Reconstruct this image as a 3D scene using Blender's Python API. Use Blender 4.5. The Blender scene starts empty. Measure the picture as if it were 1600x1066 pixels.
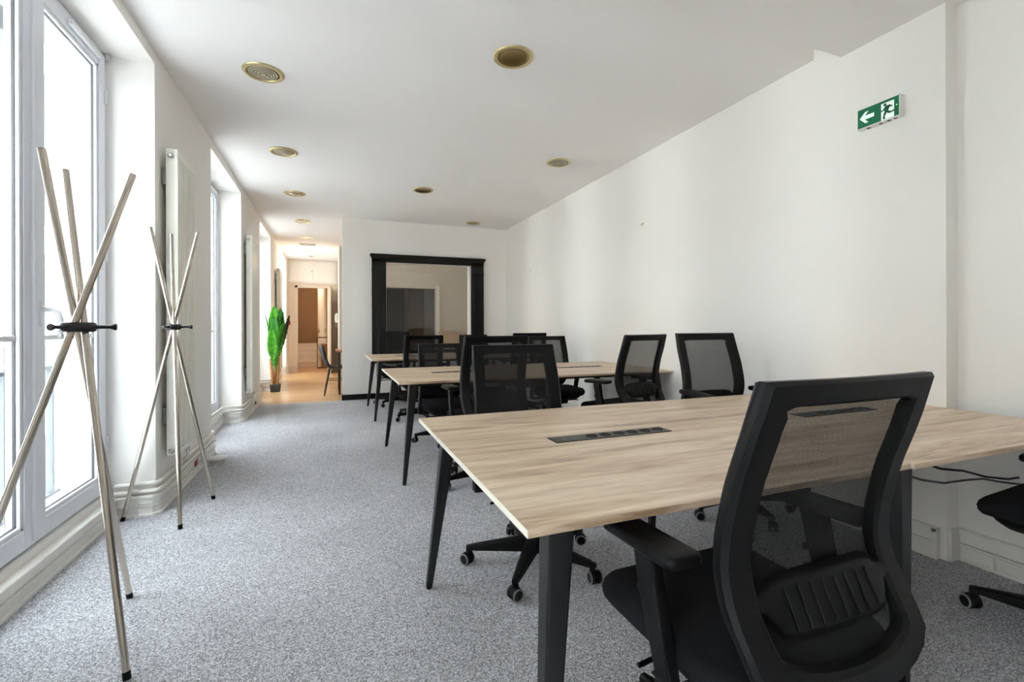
import bpy, bmesh, math, random
from mathutils import Vector, Matrix

# ------------------------------------------------------------------ camera, sky, exposure
SC = bpy.context.scene
COL = SC.collection
PI = math.pi
YAW, CAM_H, FPX, HORIZON, ROLL = 0.3708, 1.1347, 728.83, 509.91, -0.003
cam_data = bpy.data.cameras.new('camera')
cam = bpy.data.objects.new('camera', cam_data)
COL.objects.link(cam)
cam.matrix_world = (Matrix.Translation((0, 0, CAM_H)) @ Matrix.Rotation(-YAW, 4, 'Z')
                    @ Matrix.Rotation(PI / 2, 4, 'X') @ Matrix.Rotation(ROLL, 4, 'Z'))
cam_data.sensor_width = 36.0
cam_data.lens = FPX / 1600 * 36.0
cam_data.shift_y = (HORIZON - 533) / 1600
cam_data.clip_start = 0.02
SC.camera = cam

world = bpy.data.worlds.new('overcast_sky')
SC.world = world
world.use_nodes = True
bg = world.node_tree.nodes['Background']
bg.inputs['Color'].default_value = (0.86, 0.93, 1.0, 1)
bg.inputs['Strength'].default_value = 4.2

SC.view_settings.view_transform = 'Standard'
SC.view_settings.look = 'None'
SC.view_settings.gamma = 1.0
SC.view_settings.use_curve_mapping = False
SC.view_settings.exposure = 1.92
SC.cycles.max_bounces = 16
SC.cycles.diffuse_bounces = 10
SC.cycles.glossy_bounces = 5
SC.cycles.transmission_bounces = 8
SC.cycles.transparent_max_bounces = 24
SC.cycles.caustics_reflective = False
SC.cycles.caustics_refractive = False
SC.cycles.sample_clamp_indirect = 8.0


def portal(name, loc, rot, sx, sy):
    ld = bpy.data.lights.new(name, 'AREA')
    ld.shape = 'RECTANGLE'
    ld.size, ld.size_y = sx, sy
    ld.cycles.is_portal = True
    o = bpy.data.objects.new(name, ld)
    COL.objects.link(o)
    o.location = loc
    o.rotation_euler = rot
    return o


# window openings along the street wall (y from, y to)
OPENINGS = [(-0.99, 0.50), (1.86, 3.43), (4.855, 6.36), (7.92, 9.32), (10.99, 12.35)]
for (a, b) in OPENINGS:
    portal('window_portal', (-1.36, (a + b) / 2, 1.45), (0, -PI / 2, 0), 2.6, b - a)


def lamp(name, loc, power, color, radius=0.08, kind='POINT'):
    ld = bpy.data.lights.new(name, kind)
    ld.energy = power
    ld.color = color
    ld.shadow_soft_size = radius
    o = bpy.data.objects.new(name, ld)
    COL.objects.link(o)
    o.location = loc
    return o


lamp('hallway_lamp', (-0.45, 10.9, 2.45), 4, (1.0, 0.80, 0.58), 0.10)
lamp('stairwell_fill', (-0.55, 14.0, 2.45), 9, (1.0, 0.74, 0.50), 0.10)  # warm fill added to light the stair room, no fixture behind it
lamp('dining_fill', (1.6, 9.0, 2.55), 2, (1.0, 0.86, 0.70), 0.12)  # unseen fill light added to brighten the dining room

# ------------------------------------------------------------------ materials
MATS = {}


def nodes(name):
    m = bpy.data.materials.new(name)
    m.use_nodes = True
    nt = m.node_tree
    return m, nt, nt.nodes['Principled BSDF']


def plain(name, col, rough=0.6, metal=0.0, bump=0.0, bscale=60, spec=0.5, var=0.0, vscale=3.0):
    if name in MATS:
        return MATS[name]
    m, nt, p = nodes(name)
    p.inputs['Base Color'].default_value = (*col, 1)
    p.inputs['Roughness'].default_value = rough
    p.inputs['Metallic'].default_value = metal
    p.inputs['Specular IOR Level'].default_value = spec
    tc = nt.nodes.new('ShaderNodeTexCoord')
    if bump:
        n = nt.nodes.new('ShaderNodeTexNoise')
        n.inputs['Scale'].default_value = bscale
        n.inputs['Detail'].default_value = 4
        b = nt.nodes.new('ShaderNodeBump')
        b.inputs['Strength'].default_value = bump
        b.inputs['Distance'].default_value = 0.01
        nt.links.new(tc.outputs['Object'], n.inputs['Vector'])
        nt.links.new(n.outputs['Fac'], b.inputs['Height'])
        nt.links.new(b.outputs['Normal'], p.inputs['Normal'])
    if var:
        n = nt.nodes.new('ShaderNodeTexNoise')
        n.inputs['Scale'].default_value = vscale
        n.inputs['Detail'].default_value = 5
        r = nt.nodes.new('ShaderNodeValToRGB')
        r.color_ramp.elements[0].position = 0.3
        r.color_ramp.elements[1].position = 0.7
        r.color_ramp.elements[0].color = (*[c * (1 - var) for c in col], 1)
        r.color_ramp.elements[1].color = (*[min(1, c * (1 + var)) for c in col], 1)
        nt.links.new(tc.outputs['Object'], n.inputs['Vector'])
        nt.links.new(n.outputs['Fac'], r.inputs['Fac'])
        nt.links.new(r.outputs['Color'], p.inputs['Base Color'])
    MATS[name] = m
    return m


WALL = plain('wall_paint', (0.875, 0.85, 0.815), 0.85, bump=0.015, bscale=25, var=0.008, vscale=1.5)
REVEAL = WALL
CEIL = plain('ceiling_paint', (0.87, 0.85, 0.84), 0.9, bump=0.03, bscale=12)
TRIM = plain('ivory_trim_paint', (0.82, 0.80, 0.75), 0.45, bump=0.03, bscale=40, var=0.03, vscale=6)
DINPAINT = plain('dining_beige_paint', (0.60, 0.575, 0.53), 0.7, var=0.01)
HALLPAINT = plain('hall_cream_paint', (0.80, 0.76, 0.70), 0.6, var=0.01)
BEIGE = plain('beige_door_paint', (0.66, 0.56, 0.45), 0.5, var=0.03, vscale=8)
TAN = plain('tan_stair_paint', (0.42, 0.29, 0.18), 0.7, var=0.04)
UPVC = plain('white_window_frame', (0.80, 0.82, 0.88), 0.3)
UPVC_L = plain('white_glazing_bead', (0.80, 0.81, 0.84), 0.3)
GASKET = plain('grey_gasket', (0.10, 0.10, 0.11), 0.6)
BLACKP = plain('black_plastic', (0.003, 0.0032, 0.004), 0.5, bump=0.05, bscale=400, spec=0.24)
BLACKG = plain('black_gloss_plastic', (0.012, 0.012, 0.014), 0.25)
FABRIC = plain('black_seat_fabric', (0.012, 0.013, 0.016), 0.95, bump=0.6, bscale=900, spec=0.2)
LEGM = plain('black_powder_coat', (0.006, 0.0063, 0.008), 0.38, bump=0.05, bscale=300)
FRAMEB = plain('black_painted_surround', (0.009, 0.0085, 0.0085), 0.5, spec=0.3)
RADW = plain('ivory_radiator_enamel', (0.86, 0.845, 0.77), 0.35)
CHROME = plain('chrome', (0.7, 0.7, 0.68), 0.2, 1.0)
STEEL = plain('brushed_champagne_steel', (0.62, 0.56, 0.49), 0.17, 1.0)
BRASS = plain('brass_ring', (0.66, 0.56, 0.30), 0.35, 0.75)
BRONZE = plain('bronze_reflector', (0.34, 0.25, 0.10), 0.22, 0.9)
GREYWHEEL = plain('grey_wheel_rim', (0.20, 0.20, 0.21), 0.4)
HINGE = plain('dull_metal', (0.35, 0.34, 0.32), 0.4, 1.0)
TERRA = plain('banana_stem', (0.48, 0.24, 0.10), 0.8, var=0.3, vscale=25)
LEAF = plain('banana_leaf_green', (0.07, 0.36, 0.015), 0.4, var=0.45, vscale=18)
LEAF2 = plain('banana_leaf_deep_green', (0.03, 0.22, 0.015), 0.4, var=0.4, vscale=18)
RIBM = plain('leaf_midrib', (0.35, 0.55, 0.12), 0.5)
LEAFD = plain('banana_leaf_dark', (0.02, 0.05, 0.03), 0.4, var=0.3, vscale=20)
POT = plain('black_pot', (0.02, 0.018, 0.016), 0.5)
REDP = plain('red_plastic', (0.30, 0.005, 0.008), 0.4)
WHITEP = plain('white_plastic', (0.78, 0.78, 0.75), 0.35)
FACADE = plain('pale_stone', (0.86, 0.84, 0.80), 0.8, var=0.03, vscale=1.5)
FACGLASS = plain('far_window_glass', (0.06, 0.065, 0.07), 0.4)
RAILM = plain('grey_balcony_iron', (0.17, 0.19, 0.20), 0.6)
DARKDOOR = plain('dark_green_black_door', (0.010, 0.012, 0.009), 0.5)
LILAC = plain('lilac_grey_panel', (0.30, 0.28, 0.28), 0.6)
BROWNW = plain('brown_corridor_paint', (0.16, 0.125, 0.09), 0.7)
GREENB = plain('exit_green', (0.0, 0.13, 0.055), 0.35)
CHAIRB = plain('matt_black_shell', (0.022, 0.022, 0.024), 0.5)
TBLWOOD = plain('red_brown_wood', (0.36, 0.16, 0.08), 0.4, var=0.2, vscale=20)
BLACKH = plain('deep_black_hole', (0.002, 0.002, 0.002), 0.6)
BAND = plain('pale_edge_band', (0.86, 0.80, 0.70), 0.4)
BLINDM = plain('grey_blind_housing', (0.20, 0.20, 0.19), 0.6)
STRIPM = plain('dark_grey_strip', (0.022, 0.022, 0.023), 0.4)
CABLE = plain('black_cable', (0.006, 0.006, 0.006), 0.5)
CABLEG = plain('grey_cable', (0.10, 0.10, 0.095), 0.5)


def mat_carpet():
    m, nt, p = nodes('grey_loop_carpet')
    L = nt.links.new
    tc = nt.nodes.new('ShaderNodeTexCoord')
    v = nt.nodes.new('ShaderNodeTexVoronoi')
    v.inputs['Scale'].default_value = 290
    sp = nt.nodes.new('ShaderNodeSeparateColor')
    L(tc.outputs['Object'], v.inputs['Vector'])
    L(v.outputs['Color'], sp.inputs['Color'])
    n = nt.nodes.new('ShaderNodeTexNoise')
    n.inputs['Scale'].default_value = 120
    n.inputs['Detail'].default_value = 2
    ad = nt.nodes.new('ShaderNodeMix')
    ad.inputs['Factor'].default_value = 0.35
    L(sp.outputs['Red'], ad.inputs['A'])
    L(n.outputs['Fac'], ad.inputs['B'])
    r = nt.nodes.new('ShaderNodeValToRGB')
    r.color_ramp.elements[0].position = 0.12
    r.color_ramp.elements[0].color = (0.12, 0.118, 0.12, 1)
    r.color_ramp.elements[1].position = 0.86
    r.color_ramp.elements[1].color = (0.86, 0.875, 0.93, 1)
    e = r.color_ramp.elements.new(0.5)
    e.color = (0.44, 0.44, 0.47, 1)
    n2 = nt.nodes.new('ShaderNodeTexNoise')
    n2.inputs['Scale'].default_value = 1.6
    n2.inputs['Detail'].default_value = 6
    r2 = nt.nodes.new('ShaderNodeValToRGB')
    r2.color_ramp.elements[0].position = 0.3
    r2.color_ramp.elements[0].color = (0.88, 0.88, 0.88, 1)
    r2.color_ramp.elements[1].position = 0.7
    r2.color_ramp.elements[1].color = (1.08, 1.08, 1.08, 1)
    mx = nt.nodes.new('ShaderNodeMix')
    mx.data_type = 'RGBA'
    mx.blend_type = 'MULTIPLY'
    mx.inputs['Factor'].default_value = 1
    b = nt.nodes.new('ShaderNodeBump')
    b.inputs['Strength'].default_value = 0.25
    b.inputs['Distance'].default_value = 0.003
    L(tc.outputs['Object'], n.inputs['Vector'])
    L(tc.outputs['Object'], n2.inputs['Vector'])
    L(ad.outputs[0], r.inputs['Fac'])
    L(n2.outputs['Fac'], r2.inputs['Fac'])
    L(r.outputs['Color'], mx.inputs[6])
    L(r2.outputs['Color'], mx.inputs[7])
    L(mx.outputs[2], p.inputs['Base Color'])
    L(sp.outputs['Red'], b.inputs['Height'])
    L(b.outputs['Normal'], p.inputs['Normal'])
    p.inputs['Roughness'].default_value = 1.0
    p.inputs['Specular IOR Level'].default_value = 0.1
    return m


def mat_oak(name='sonoma_oak_laminate', cols=((0.36, 0.235, 0.145), (0.66, 0.495, 0.35), (0.84, 0.70, 0.54)), rough=0.38,
            sc=(0.9, 9.0, 9.0)):
    m, nt, p = nodes(name)
    L = nt.links.new
    tc = nt.nodes.new('ShaderNodeTexCoord')
    mp = nt.nodes.new('ShaderNodeMapping')
    mp.inputs['Scale'].default_value = sc
    n = nt.nodes.new('ShaderNodeTexNoise')
    n.inputs['Scale'].default_value = 2.2
    n.inputs['Detail'].default_value = 7
    n.inputs['Roughness'].default_value = 0.62
    n.inputs['Distortion'].default_value = 0.6
    r = nt.nodes.new('ShaderNodeValToRGB')
    r.color_ramp.elements[0].position = 0.30
    r.color_ramp.elements[0].color = (*cols[0], 1)
    r.color_ramp.elements[1].position = 0.66
    r.color_ramp.elements[1].color = (*cols[2], 1)
    e = r.color_ramp.elements.new(0.46)
    e.color = (*cols[1], 1)
    mp2 = nt.nodes.new('ShaderNodeMapping')
    mp2.inputs['Scale'].default_value = (sc[0] * 6, sc[1] * 12, sc[2] * 12)
    n2 = nt.nodes.new('ShaderNodeTexNoise')
    n2.inputs['Scale'].default_value = 3
    n2.inputs['Detail'].default_value = 3
    r2 = nt.nodes.new('ShaderNodeValToRGB')
    r2.color_ramp.elements[0].position = 0.35
    r2.color_ramp.elements[0].color = (0.86, 0.85, 0.84, 1)
    r2.color_ramp.elements[1].position = 0.6
    r2.color_ramp.elements[1].color = (1.04, 1.04, 1.04, 1)
    mx = nt.nodes.new('ShaderNodeMix')
    mx.data_type = 'RGBA'
    mx.blend_type = 'MULTIPLY'
    mx.inputs['Factor'].default_value = 1
    L(tc.outputs['Object'], mp.inputs['Vector'])
    L(tc.outputs['Object'], mp2.inputs['Vector'])
    L(mp.outputs['Vector'], n.inputs['Vector'])
    L(mp2.outputs['Vector'], n2.inputs['Vector'])
    L(n.outputs['Fac'], r.inputs['Fac'])
    L(n2.outputs['Fac'], r2.inputs['Fac'])
    L(r.outputs['Color'], mx.inputs[6])
    L(r2.outputs['Color'], mx.inputs[7])
    L(mx.outputs[2], p.inputs['Base Color'])
    p.inputs['Roughness'].default_value = rough
    return m


def mat_parquet():
    m, nt, p = nodes('honey_parquet')
    L = nt.links.new
    tc = nt.nodes.new('ShaderNodeTexCoord')
    br = nt.nodes.new('ShaderNodeTexBrick')
    br.inputs['Scale'].default_value = 1.0
    br.inputs['Brick Width'].default_value = 0.9
    br.inputs['Row Height'].default_value = 0.11
    br.inputs['Mortar Size'].default_value = 0.003
    br.inputs['Color1'].default_value = (0.56, 0.33, 0.15, 1)
    br.inputs['Color2'].default_value = (0.68, 0.43, 0.22, 1)
    br.inputs['Mortar'].default_value = (0.25, 0.13, 0.06, 1)
    n = nt.nodes.new('ShaderNodeTexNoise')
    n.inputs['Scale'].default_value = 3
    mp = nt.nodes.new('ShaderNodeMapping')
    mp.inputs['Scale'].default_value = (2, 14, 1)
    r = nt.nodes.new('ShaderNodeValToRGB')
    r.color_ramp.elements[0].color = (0.75, 0.75, 0.75, 1)
    r.color_ramp.elements[1].color = (1.15, 1.15, 1.15, 1)
    mx = nt.nodes.new('ShaderNodeMix')
    mx.data_type = 'RGBA'
    mx.blend_type = 'MULTIPLY'
    mx.inputs['Factor'].default_value = 1
    L(tc.outputs['Object'], br.inputs['Vector'])
    L(tc.outputs['Object'], mp.inputs['Vector'])
    L(mp.outputs['Vector'], n.inputs['Vector'])
    L(n.outputs['Fac'], r.inputs['Fac'])
    L(br.outputs['Color'], mx.inputs[6])
    L(r.outputs['Color'], mx.inputs[7])
    L(mx.outputs[2], p.inputs['Base Color'])
    p.inputs['Roughness'].default_value = 0.28
    return m


def mat_glass(name, refl=0.06, tint=(0.97, 0.985, 0.98)):
    m = bpy.data.materials.new(name)
    m.use_nodes = True
    nt = m.node_tree
    nt.nodes.remove(nt.nodes['Principled BSDF'])
    out = nt.nodes['Material Output']
    t = nt.nodes.new('ShaderNodeBsdfTransparent')
    t.inputs['Color'].default_value = (*tint, 1)
    g = nt.nodes.new('ShaderNodeBsdfGlossy')
    g.inputs['Roughness'].default_value = 0.02
    mx = nt.nodes.new('ShaderNodeMixShader')
    mx.inputs['Fac'].default_value = refl
    nt.links.new(t.outputs[0], mx.inputs[1])
    nt.links.new(g.outputs[0], mx.inputs[2])
    nt.links.new(mx.outputs[0], out.inputs['Surface'])
    return m


def mat_mesh():
    """Black woven back: tiny see-through holes in a fine regular weave."""
    m, nt, p = nodes('black_mesh_fabric')
    L = nt.links.new
    p.inputs['Base Color'].default_value = (0.012, 0.012, 0.014, 1)
    p.inputs['Roughness'].default_value = 0.8
    p.inputs['Specular IOR Level'].default_value = 0.25
    tc = nt.nodes.new('ShaderNodeTexCoord')
    sep = nt.nodes.new('ShaderNodeSeparateXYZ')
    L(tc.outputs['Object'], sep.inputs['Vector'])

    def wave(sock, mul, shift=None):
        a = nt.nodes.new('ShaderNodeMath')
        a.operation = 'MULTIPLY'
        a.inputs[1].default_value = mul
        L(sock, a.inputs[0])
        s = nt.nodes.new('ShaderNodeMath')
        s.operation = 'SINE'
        L(a.outputs[0], s.inputs[0])
        return s.outputs[0]
    w1 = wave(sep.outputs['X'], 2 * PI / 0.0028)
    w2 = wave(sep.outputs['Z'], 2 * PI / 0.0028)
    mul = nt.nodes.new('ShaderNodeMath')
    mul.operation = 'MULTIPLY'
    L(w1, mul.inputs[0])
    L(w2, mul.inputs[1])
    gt = nt.nodes.new('ShaderNodeMath')
    gt.operation = 'GREATER_THAN'
    gt.inputs[1].default_value = 0.40
    L(mul.outputs[0], gt.inputs[0])
    t = nt.nodes.new('ShaderNodeBsdfTransparent')
    mx = nt.nodes.new('ShaderNodeMixShader')
    L(gt.outputs[0], mx.inputs['Fac'])
    L(p.outputs[0], mx.inputs[1])
    L(t.outputs[0], mx.inputs[2])
    L(mx.outputs[0], nt.nodes['Material Output'].inputs['Surface'])
    return m


def mat_emit(name, base, emit, strength):
    m, nt, p = nodes(name)
    p.inputs['Base Color'].default_value = (*base, 1)
    p.inputs['Emission Color'].default_value = (*emit, 1)
    p.inputs['Emission Strength'].default_value = strength
    p.inputs['Roughness'].default_value = 0.35
    return m


def mat_lens():
    m, nt, p = nodes('ribbed_downlight_glass')
    L = nt.links.new
    tc = nt.nodes.new('ShaderNodeTexCoord')
    sep = nt.nodes.new('ShaderNodeVectorMath')
    sep.operation = 'LENGTH'
    L(tc.outputs['Object'], sep.inputs[0])
    a = nt.nodes.new('ShaderNodeMath')
    a.operation = 'MULTIPLY'
    a.inputs[1].default_value = 2 * PI / 0.016
    L(sep.outputs['Value'], a.inputs[0])
    s = nt.nodes.new('ShaderNodeMath')
    s.operation = 'SINE'
    L(a.outputs[0], s.inputs[0])
    r = nt.nodes.new('ShaderNodeValToRGB')
    r.color_ramp.elements[0].color = (0.26, 0.22, 0.13, 1)
    r.color_ramp.elements[1].color = (0.52, 0.49, 0.38, 1)
    b = nt.nodes.new('ShaderNodeBump')
    b.inputs['Strength'].default_value = 0.6
    b.inputs['Distance'].default_value = 0.004
    L(s.outputs[0], r.inputs['Fac'])
    L(s.outputs[0], b.inputs['Height'])
    L(r.outputs['Color'], p.inputs['Base Color'])
    L(b.outputs['Normal'], p.inputs['Normal'])
    p.inputs['Roughness'].default_value = 0.2
    p.inputs['Metallic'].default_value = 0.25
    return m


CARPET = mat_carpet()
OAK = mat_oak()
OAKEDGE = mat_oak('oak_edge_band', ((0.30, 0.20, 0.13), (0.42, 0.30, 0.20), (0.50, 0.37, 0.26)), 0.45)
PARQ = mat_parquet()
GLASS = mat_glass('window_glass')
GLASS2 = mat_glass('interior_glass', 0.05, (0.88, 0.88, 0.86))
MESHM = mat_mesh()
LENS = mat_lens()
SIGNWHITE = mat_emit('lit_sign_white', (0.8, 0.82, 0.8), (0.75, 1.0, 0.9), 0.10)
SIGNGREEN = mat_emit('lit_sign_green', (0.0, 0.14, 0.06), (0.0, 0.5, 0.22), 0.01)
LEDG = mat_emit('green_led', (0.1, 0.5, 0.05), (0.3, 1.0, 0.1), 1.0)


# ------------------------------------------------------------------ mesh helpers
class MB:
    def __init__(self):
        self.v, self.f, self.sm, self.mi = [], [], [], []
        self.cur = 0

    def add(self, verts, faces, smooth=False, xf=None):
        o = len(self.v)
        for p in verts:
            p = Vector(p)
            self.v.append(xf @ p if xf else p)
        for f in faces:
            self.f.append([i + o for i in f])
            self.sm.append(smooth)
            self.mi.append(self.cur)
        return self

    def box(self, x0, x1, y0, y1, z0, z1, xf=None):
        vs = [(x, y, z) for z in (z0, z1) for y in (y0, y1) for x in (x0, x1)]
        return self.add(vs, [(0, 2, 3, 1), (4, 5, 7, 6), (0, 1, 5, 4), (2, 6, 7, 3), (0, 4, 6, 2), (1, 3, 7, 5)], False, xf)

    def hexa(self, bot, top):
        """bot/top: 4 points each, counter-clockwise from above"""
        return self.add(list(bot) + list(top), [(3, 2, 1, 0), (4, 5, 6, 7), (0, 1, 5, 4), (1, 2, 6, 5), (2, 3, 7, 6), (3, 0, 4, 7)])

    def loft(self, rings, smooth=True, cap=True, closed=False):
        n = len(rings[0])
        vs = [p for r in rings for p in r]
        fs = []
        R = len(rings)
        for i in range(R if closed else R - 1):
            j = (i + 1) % R
            for k in range(n):
                l = (k + 1) % n
                fs.append((i * n + k, i * n + l, j * n + l, j * n + k))
        self.add(vs, fs, smooth)
        if cap and not closed:
            self.add(rings[0], [tuple(reversed(range(n)))], False)
            self.add(rings[-1], [tuple(range(n))], False)
        return self

    def tube(self, pts, r, seg=12, smooth=True, cap=True, r1=None):
        pts = [Vector(p) for p in pts]
        rings = []
        prev = None
        for i, p in enumerate(pts):
            t = (pts[min(i + 1, len(pts) - 1)] - pts[max(i - 1, 0)]).normalized()
            if prev is None:
                a = Vector((0, 0, 1)) if abs(t.z) < 0.9 else Vector((1, 0, 0))
                u = t.cross(a).normalized()
            else:
                u = (prev - t * prev.dot(t)).normalized()
            prev = u
            w = t.cross(u)
            rr = r if r1 is None else r + (r1 - r) * i / (len(pts) - 1)
            if isinstance(r, (list, tuple)):
                rr = r[i]
            rings.append([p + (u * math.cos(2 * PI * k / seg) + w * math.sin(2 * PI * k / seg)) * rr for k in range(seg)])
        return self.loft(rings, smooth, cap)

    def lathe(self, prof, seg=24, xf=None, smooth=True, cap=True):
        rings = [[Vector((r * math.cos(2 * PI * k / seg), r * math.sin(2 * PI * k / seg), z)) for k in range(seg)] for r, z in prof]
        if xf:
            rings = [[xf @ p for p in r] for r in rings]
        return self.loft(rings, smooth, cap)

    def slab(self, w, d, rc, layers, cx=0, cy=0, seg=6, dome=0.0, xf=None, bow=None):
        """stack of rounded rectangles; layers = [(inset, z)...] bottom to top"""
        rings = []
        for inset, z in layers:
            ring = []
            hw, hd, r = w / 2 - inset, d / 2 - inset, max(rc - inset * 0.5, 0.002)
            r = min(r, hw * 0.98, hd * 0.98)
            for q, (sx, sy) in enumerate(((1, 1), (-1, 1), (-1, -1), (1, -1))):
                for k in range(seg + 1):
                    a = q * PI / 2 + k / seg * PI / 2
                    p = Vector((cx + sx * (hw - r) + r * math.cos(a), cy + sy * (hd - r) + r * math.sin(a), z))
                    if bow:
                        p.z += bow(p.x - cx, p.y - cy)
                    ring.append(p)
            if xf:
                ring = [xf @ p for p in ring]
            rings.append(ring)
        return self.loft(rings, True, True)

    def prism(self, poly, y0, y1, xf=None):
        """polygon in xz extruded along y"""
        n = len(poly)
        vs = [(x, y0, z) for x, z in poly] + [(x, y1, z) for x, z in poly]
        fs = [tuple(range(n)), tuple(reversed(range(n, 2 * n)))]
        fs += [(i, i + n, (i + 1) % n + n, (i + 1) % n) for i in range(n)]
        return self.add(vs, fs, False, xf)

    def sweep_wall(self, path, prof, side=1, z0=0.0):
        """profile [(outward offset, z)] swept along a horizontal polyline with mitred corners"""
        P = [Vector(p) for p in path]
        N = []
        for i in range(len(P)):
            def nrm(a, b):
                t = (b - a).normalized()
                return Vector((t.y, -t.x)) * side
            if i == 0:
                N.append(nrm(P[0], P[1]))
            elif i == len(P) - 1:
                N.append(nrm(P[-2], P[-1]))
            else:
                a, b = nrm(P[i - 1], P[i]), nrm(P[i], P[i + 1])
                s = a + b
                N.append(s / max(0.35, s.dot(a)))
        rings = [[Vector((p.x + n.x * o, p.y + n.y * o, z + z0)) for o, z in prof] for p, n in zip(P, N)]
        return self.loft(rings, False, True)

    def build(self, name, mat, parent=None, bevel=0.0, seg=2, loc=None, rot=None, angle=35, weld=False):
        me = bpy.data.meshes.new(name)
        me.from_pydata([tuple(v) for v in self.v], [], self.f)
        for p, s, k in zip(me.polygons, self.sm, self.mi):
            p.use_smooth = s
            p.material_index = k
        for mm_ in (mat if isinstance(mat, (list, tuple)) else (mat,)):
            me.materials.append(mm_)
        bm = bmesh.new()
        bm.from_mesh(me)
        if weld:
            bmesh.ops.remove_doubles(bm, verts=bm.verts, dist=1e-5)
        bmesh.ops.recalc_face_normals(bm, faces=bm.faces)
        if bevel:
            bmesh.ops.remove_doubles(bm, verts=bm.verts, dist=1e-5)
            es = [e for e in bm.edges if len(e.link_faces) == 2 and e.calc_face_angle(0) > math.radians(angle)]
            bmesh.ops.bevel(bm, geom=es, offset=bevel, segments=seg, affect='EDGES', profile=0.5, clamp_overlap=True)
        bm.to_mesh(me)
        bm.free()
        o = bpy.data.objects.new(name, me)
        COL.objects.link(o)
        if parent:
            o.parent = parent
        if loc is not None:
            o.location = loc
        if rot is not None:
            o.rotation_euler = rot
        return o


def thing(name, label, cat, loc=(0, 0, 0), rz=0.0, group=None):
    o = bpy.data.objects.new(name, None)
    o.empty_display_size = 0.1
    COL.objects.link(o)
    o.location = loc
    o.rotation_euler = (0, 0, rz)
    return tag(o, label, cat, group)


def tag(o, label, cat, group=None):
    o['label'] = label
    o['category'] = cat
    if group:
        o['group'] = group
    return o


def struct(o, label=None):
    o['kind'] = 'structure'
    if label:
        o['label'] = label
    return o


def copy_tree(o, parent=None):
    c = o.copy()
    COL.objects.link(c)
    c.parent = parent
    for ch in list(CH.get(o.name, [])):
        cc = copy_tree(ch, c)
        CH.setdefault(c.name, []).append(cc)
    return c


CH = {}


def index_children(root):
    kids = [x for x in bpy.data.objects if x.parent == root]
    CH[root.name] = kids
    for k in kids:
        index_children(k)


def lerp(a, b, t):
    return a + (b - a) * t


def interp(tab, z):
    for (z0, y0), (z1, y1) in zip(tab, tab[1:]):
        if z <= z1:
            t = max(0, (z - z0) / (z1 - z0))
            return y0 + (y1 - y0) * t
    return tab[-1][1]


# ------------------------------------------------------------------ the setting
XL, XW, YF, XC, H = -0.994, 2.857, 7.637, 0.169, 2.815
YB = -3.3
YE = 12.8
SILL = 0.168
XREC = -1.205      # wall below the windows
LINT = 2.738

# floors
struct(MB().box(-1.5, 3.2, YB, YF, -0.12, 0).build('floor', CARPET), 'grey speckled loop carpet of the office')
struct(MB().box(-1.5, 3.6, YF, 16.2, -0.12, 0).build('floor', PARQ), 'honey coloured parquet of the hallway')
# ceilings
struct(MB().box(-1.5, 3.6, YB, 16.2, H, H + 0.1).build('ceiling', CEIL), 'flat off-white ceiling')
struct(MB().box(-0.994, 3.2, YB, 1.82, 2.684, H + 0.02).build('ceiling', CEIL), 'lowered ceiling beam above the near desk')

# street wall: parapets, lintels, piers in one mesh
w = MB()
edges = [YB]
for a, b in OPENINGS:
    w.box(-1.5, XL, edges[-1], a, 0, H)
    w.box(-1.5, XREC, a, b, 0, 0.125)
    w.box(-1.5, XREC - 0.012, a, b, 0.125, SILL - 0.012)
    w.box(-1.5, XL, a, b, LINT, H)
    edges.append(b)
w.box(-1.5, XL, edges[-1], YE + 3.4, 0, H)
struct(w.build('wall_left', WALL))

# right wall, projecting pier with exit sign, recess
w = MB()
w.box(XW, XW + 0.35, 1.99, YF + 0.2, 0, H)
w.box(2.755, XW + 0.35, 1.332, 1.985, 0, H)
w.box(2.85, XW + 0.35, YB, 1.332, 0, H)
struct(w.build('wall_right', WALL, bevel=0))
# far wall with the interior window
wx0, wx1, wz0, wz1 = 0.822, 2.214, 0.74, 2.157
TW = 0.20
w = MB()
w.box(XC, wx0, YF, YF + TW, 0, H)
w.box(wx1, 3.2, YF, YF + TW, 0, H)
w.box(wx0, wx1, YF, YF + TW, 0, wz0)
w.box(wx0, wx1, YF, YF + TW, wz1, H)
struct(w.build('wall_far', WALL))
# rear wall behind the camera with a dark doorway
w = MB()
w.box(-1.5, 0.4, YB - 0.2, YB, 0, H)
w.box(1.4, 3.2, YB - 0.2, YB, 0, H)
w.box(0.4, 1.4, YB - 0.2, YB, 2.1, H)
struct(w.build('wall_rear', WALL))
struct(MB().box(0.4, 1.4, YB - 0.15, YB - 0.1, 0.0, 2.1).build('door_3', BEIGE))
# dining room and corridor behind the interior window
w = MB()
w.box(3.0, 3.2, YF + TW, 12.3, 0, H)
w.box(XC, 1.108, 10.3, 10.42, 0, H)
w.box(2.262, 3.0, 10.3, 10.42, 0, H)
w.box(1.108, 2.262, 10.3, 10.42, 1.975, H)
w.box(XC, XC + 0.12, 10.42, YE, 0, H)
struct(w.build('wall_dining_room', DINPAINT))
w = MB()
w.box(XC + 0.12, 3.0, 12.0, 12.15, 0, H)
struct(w.build('wall_corridor', BROWNW))
struct(MB().box(1.30, 1.735, 11.95, 11.998, 0.0, 2.06).build('door_2', DARKDOOR))
struct(MB().box(2.131, 2.50, 11.4, 11.46, 0.0, 2.25).build('trim_5', LILAC))
struct(MB().box(2.187, 2.262, 10.24, 10.43, 0.0, 2.04).build('trim_6', WHITEP, bevel=0.004))

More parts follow.
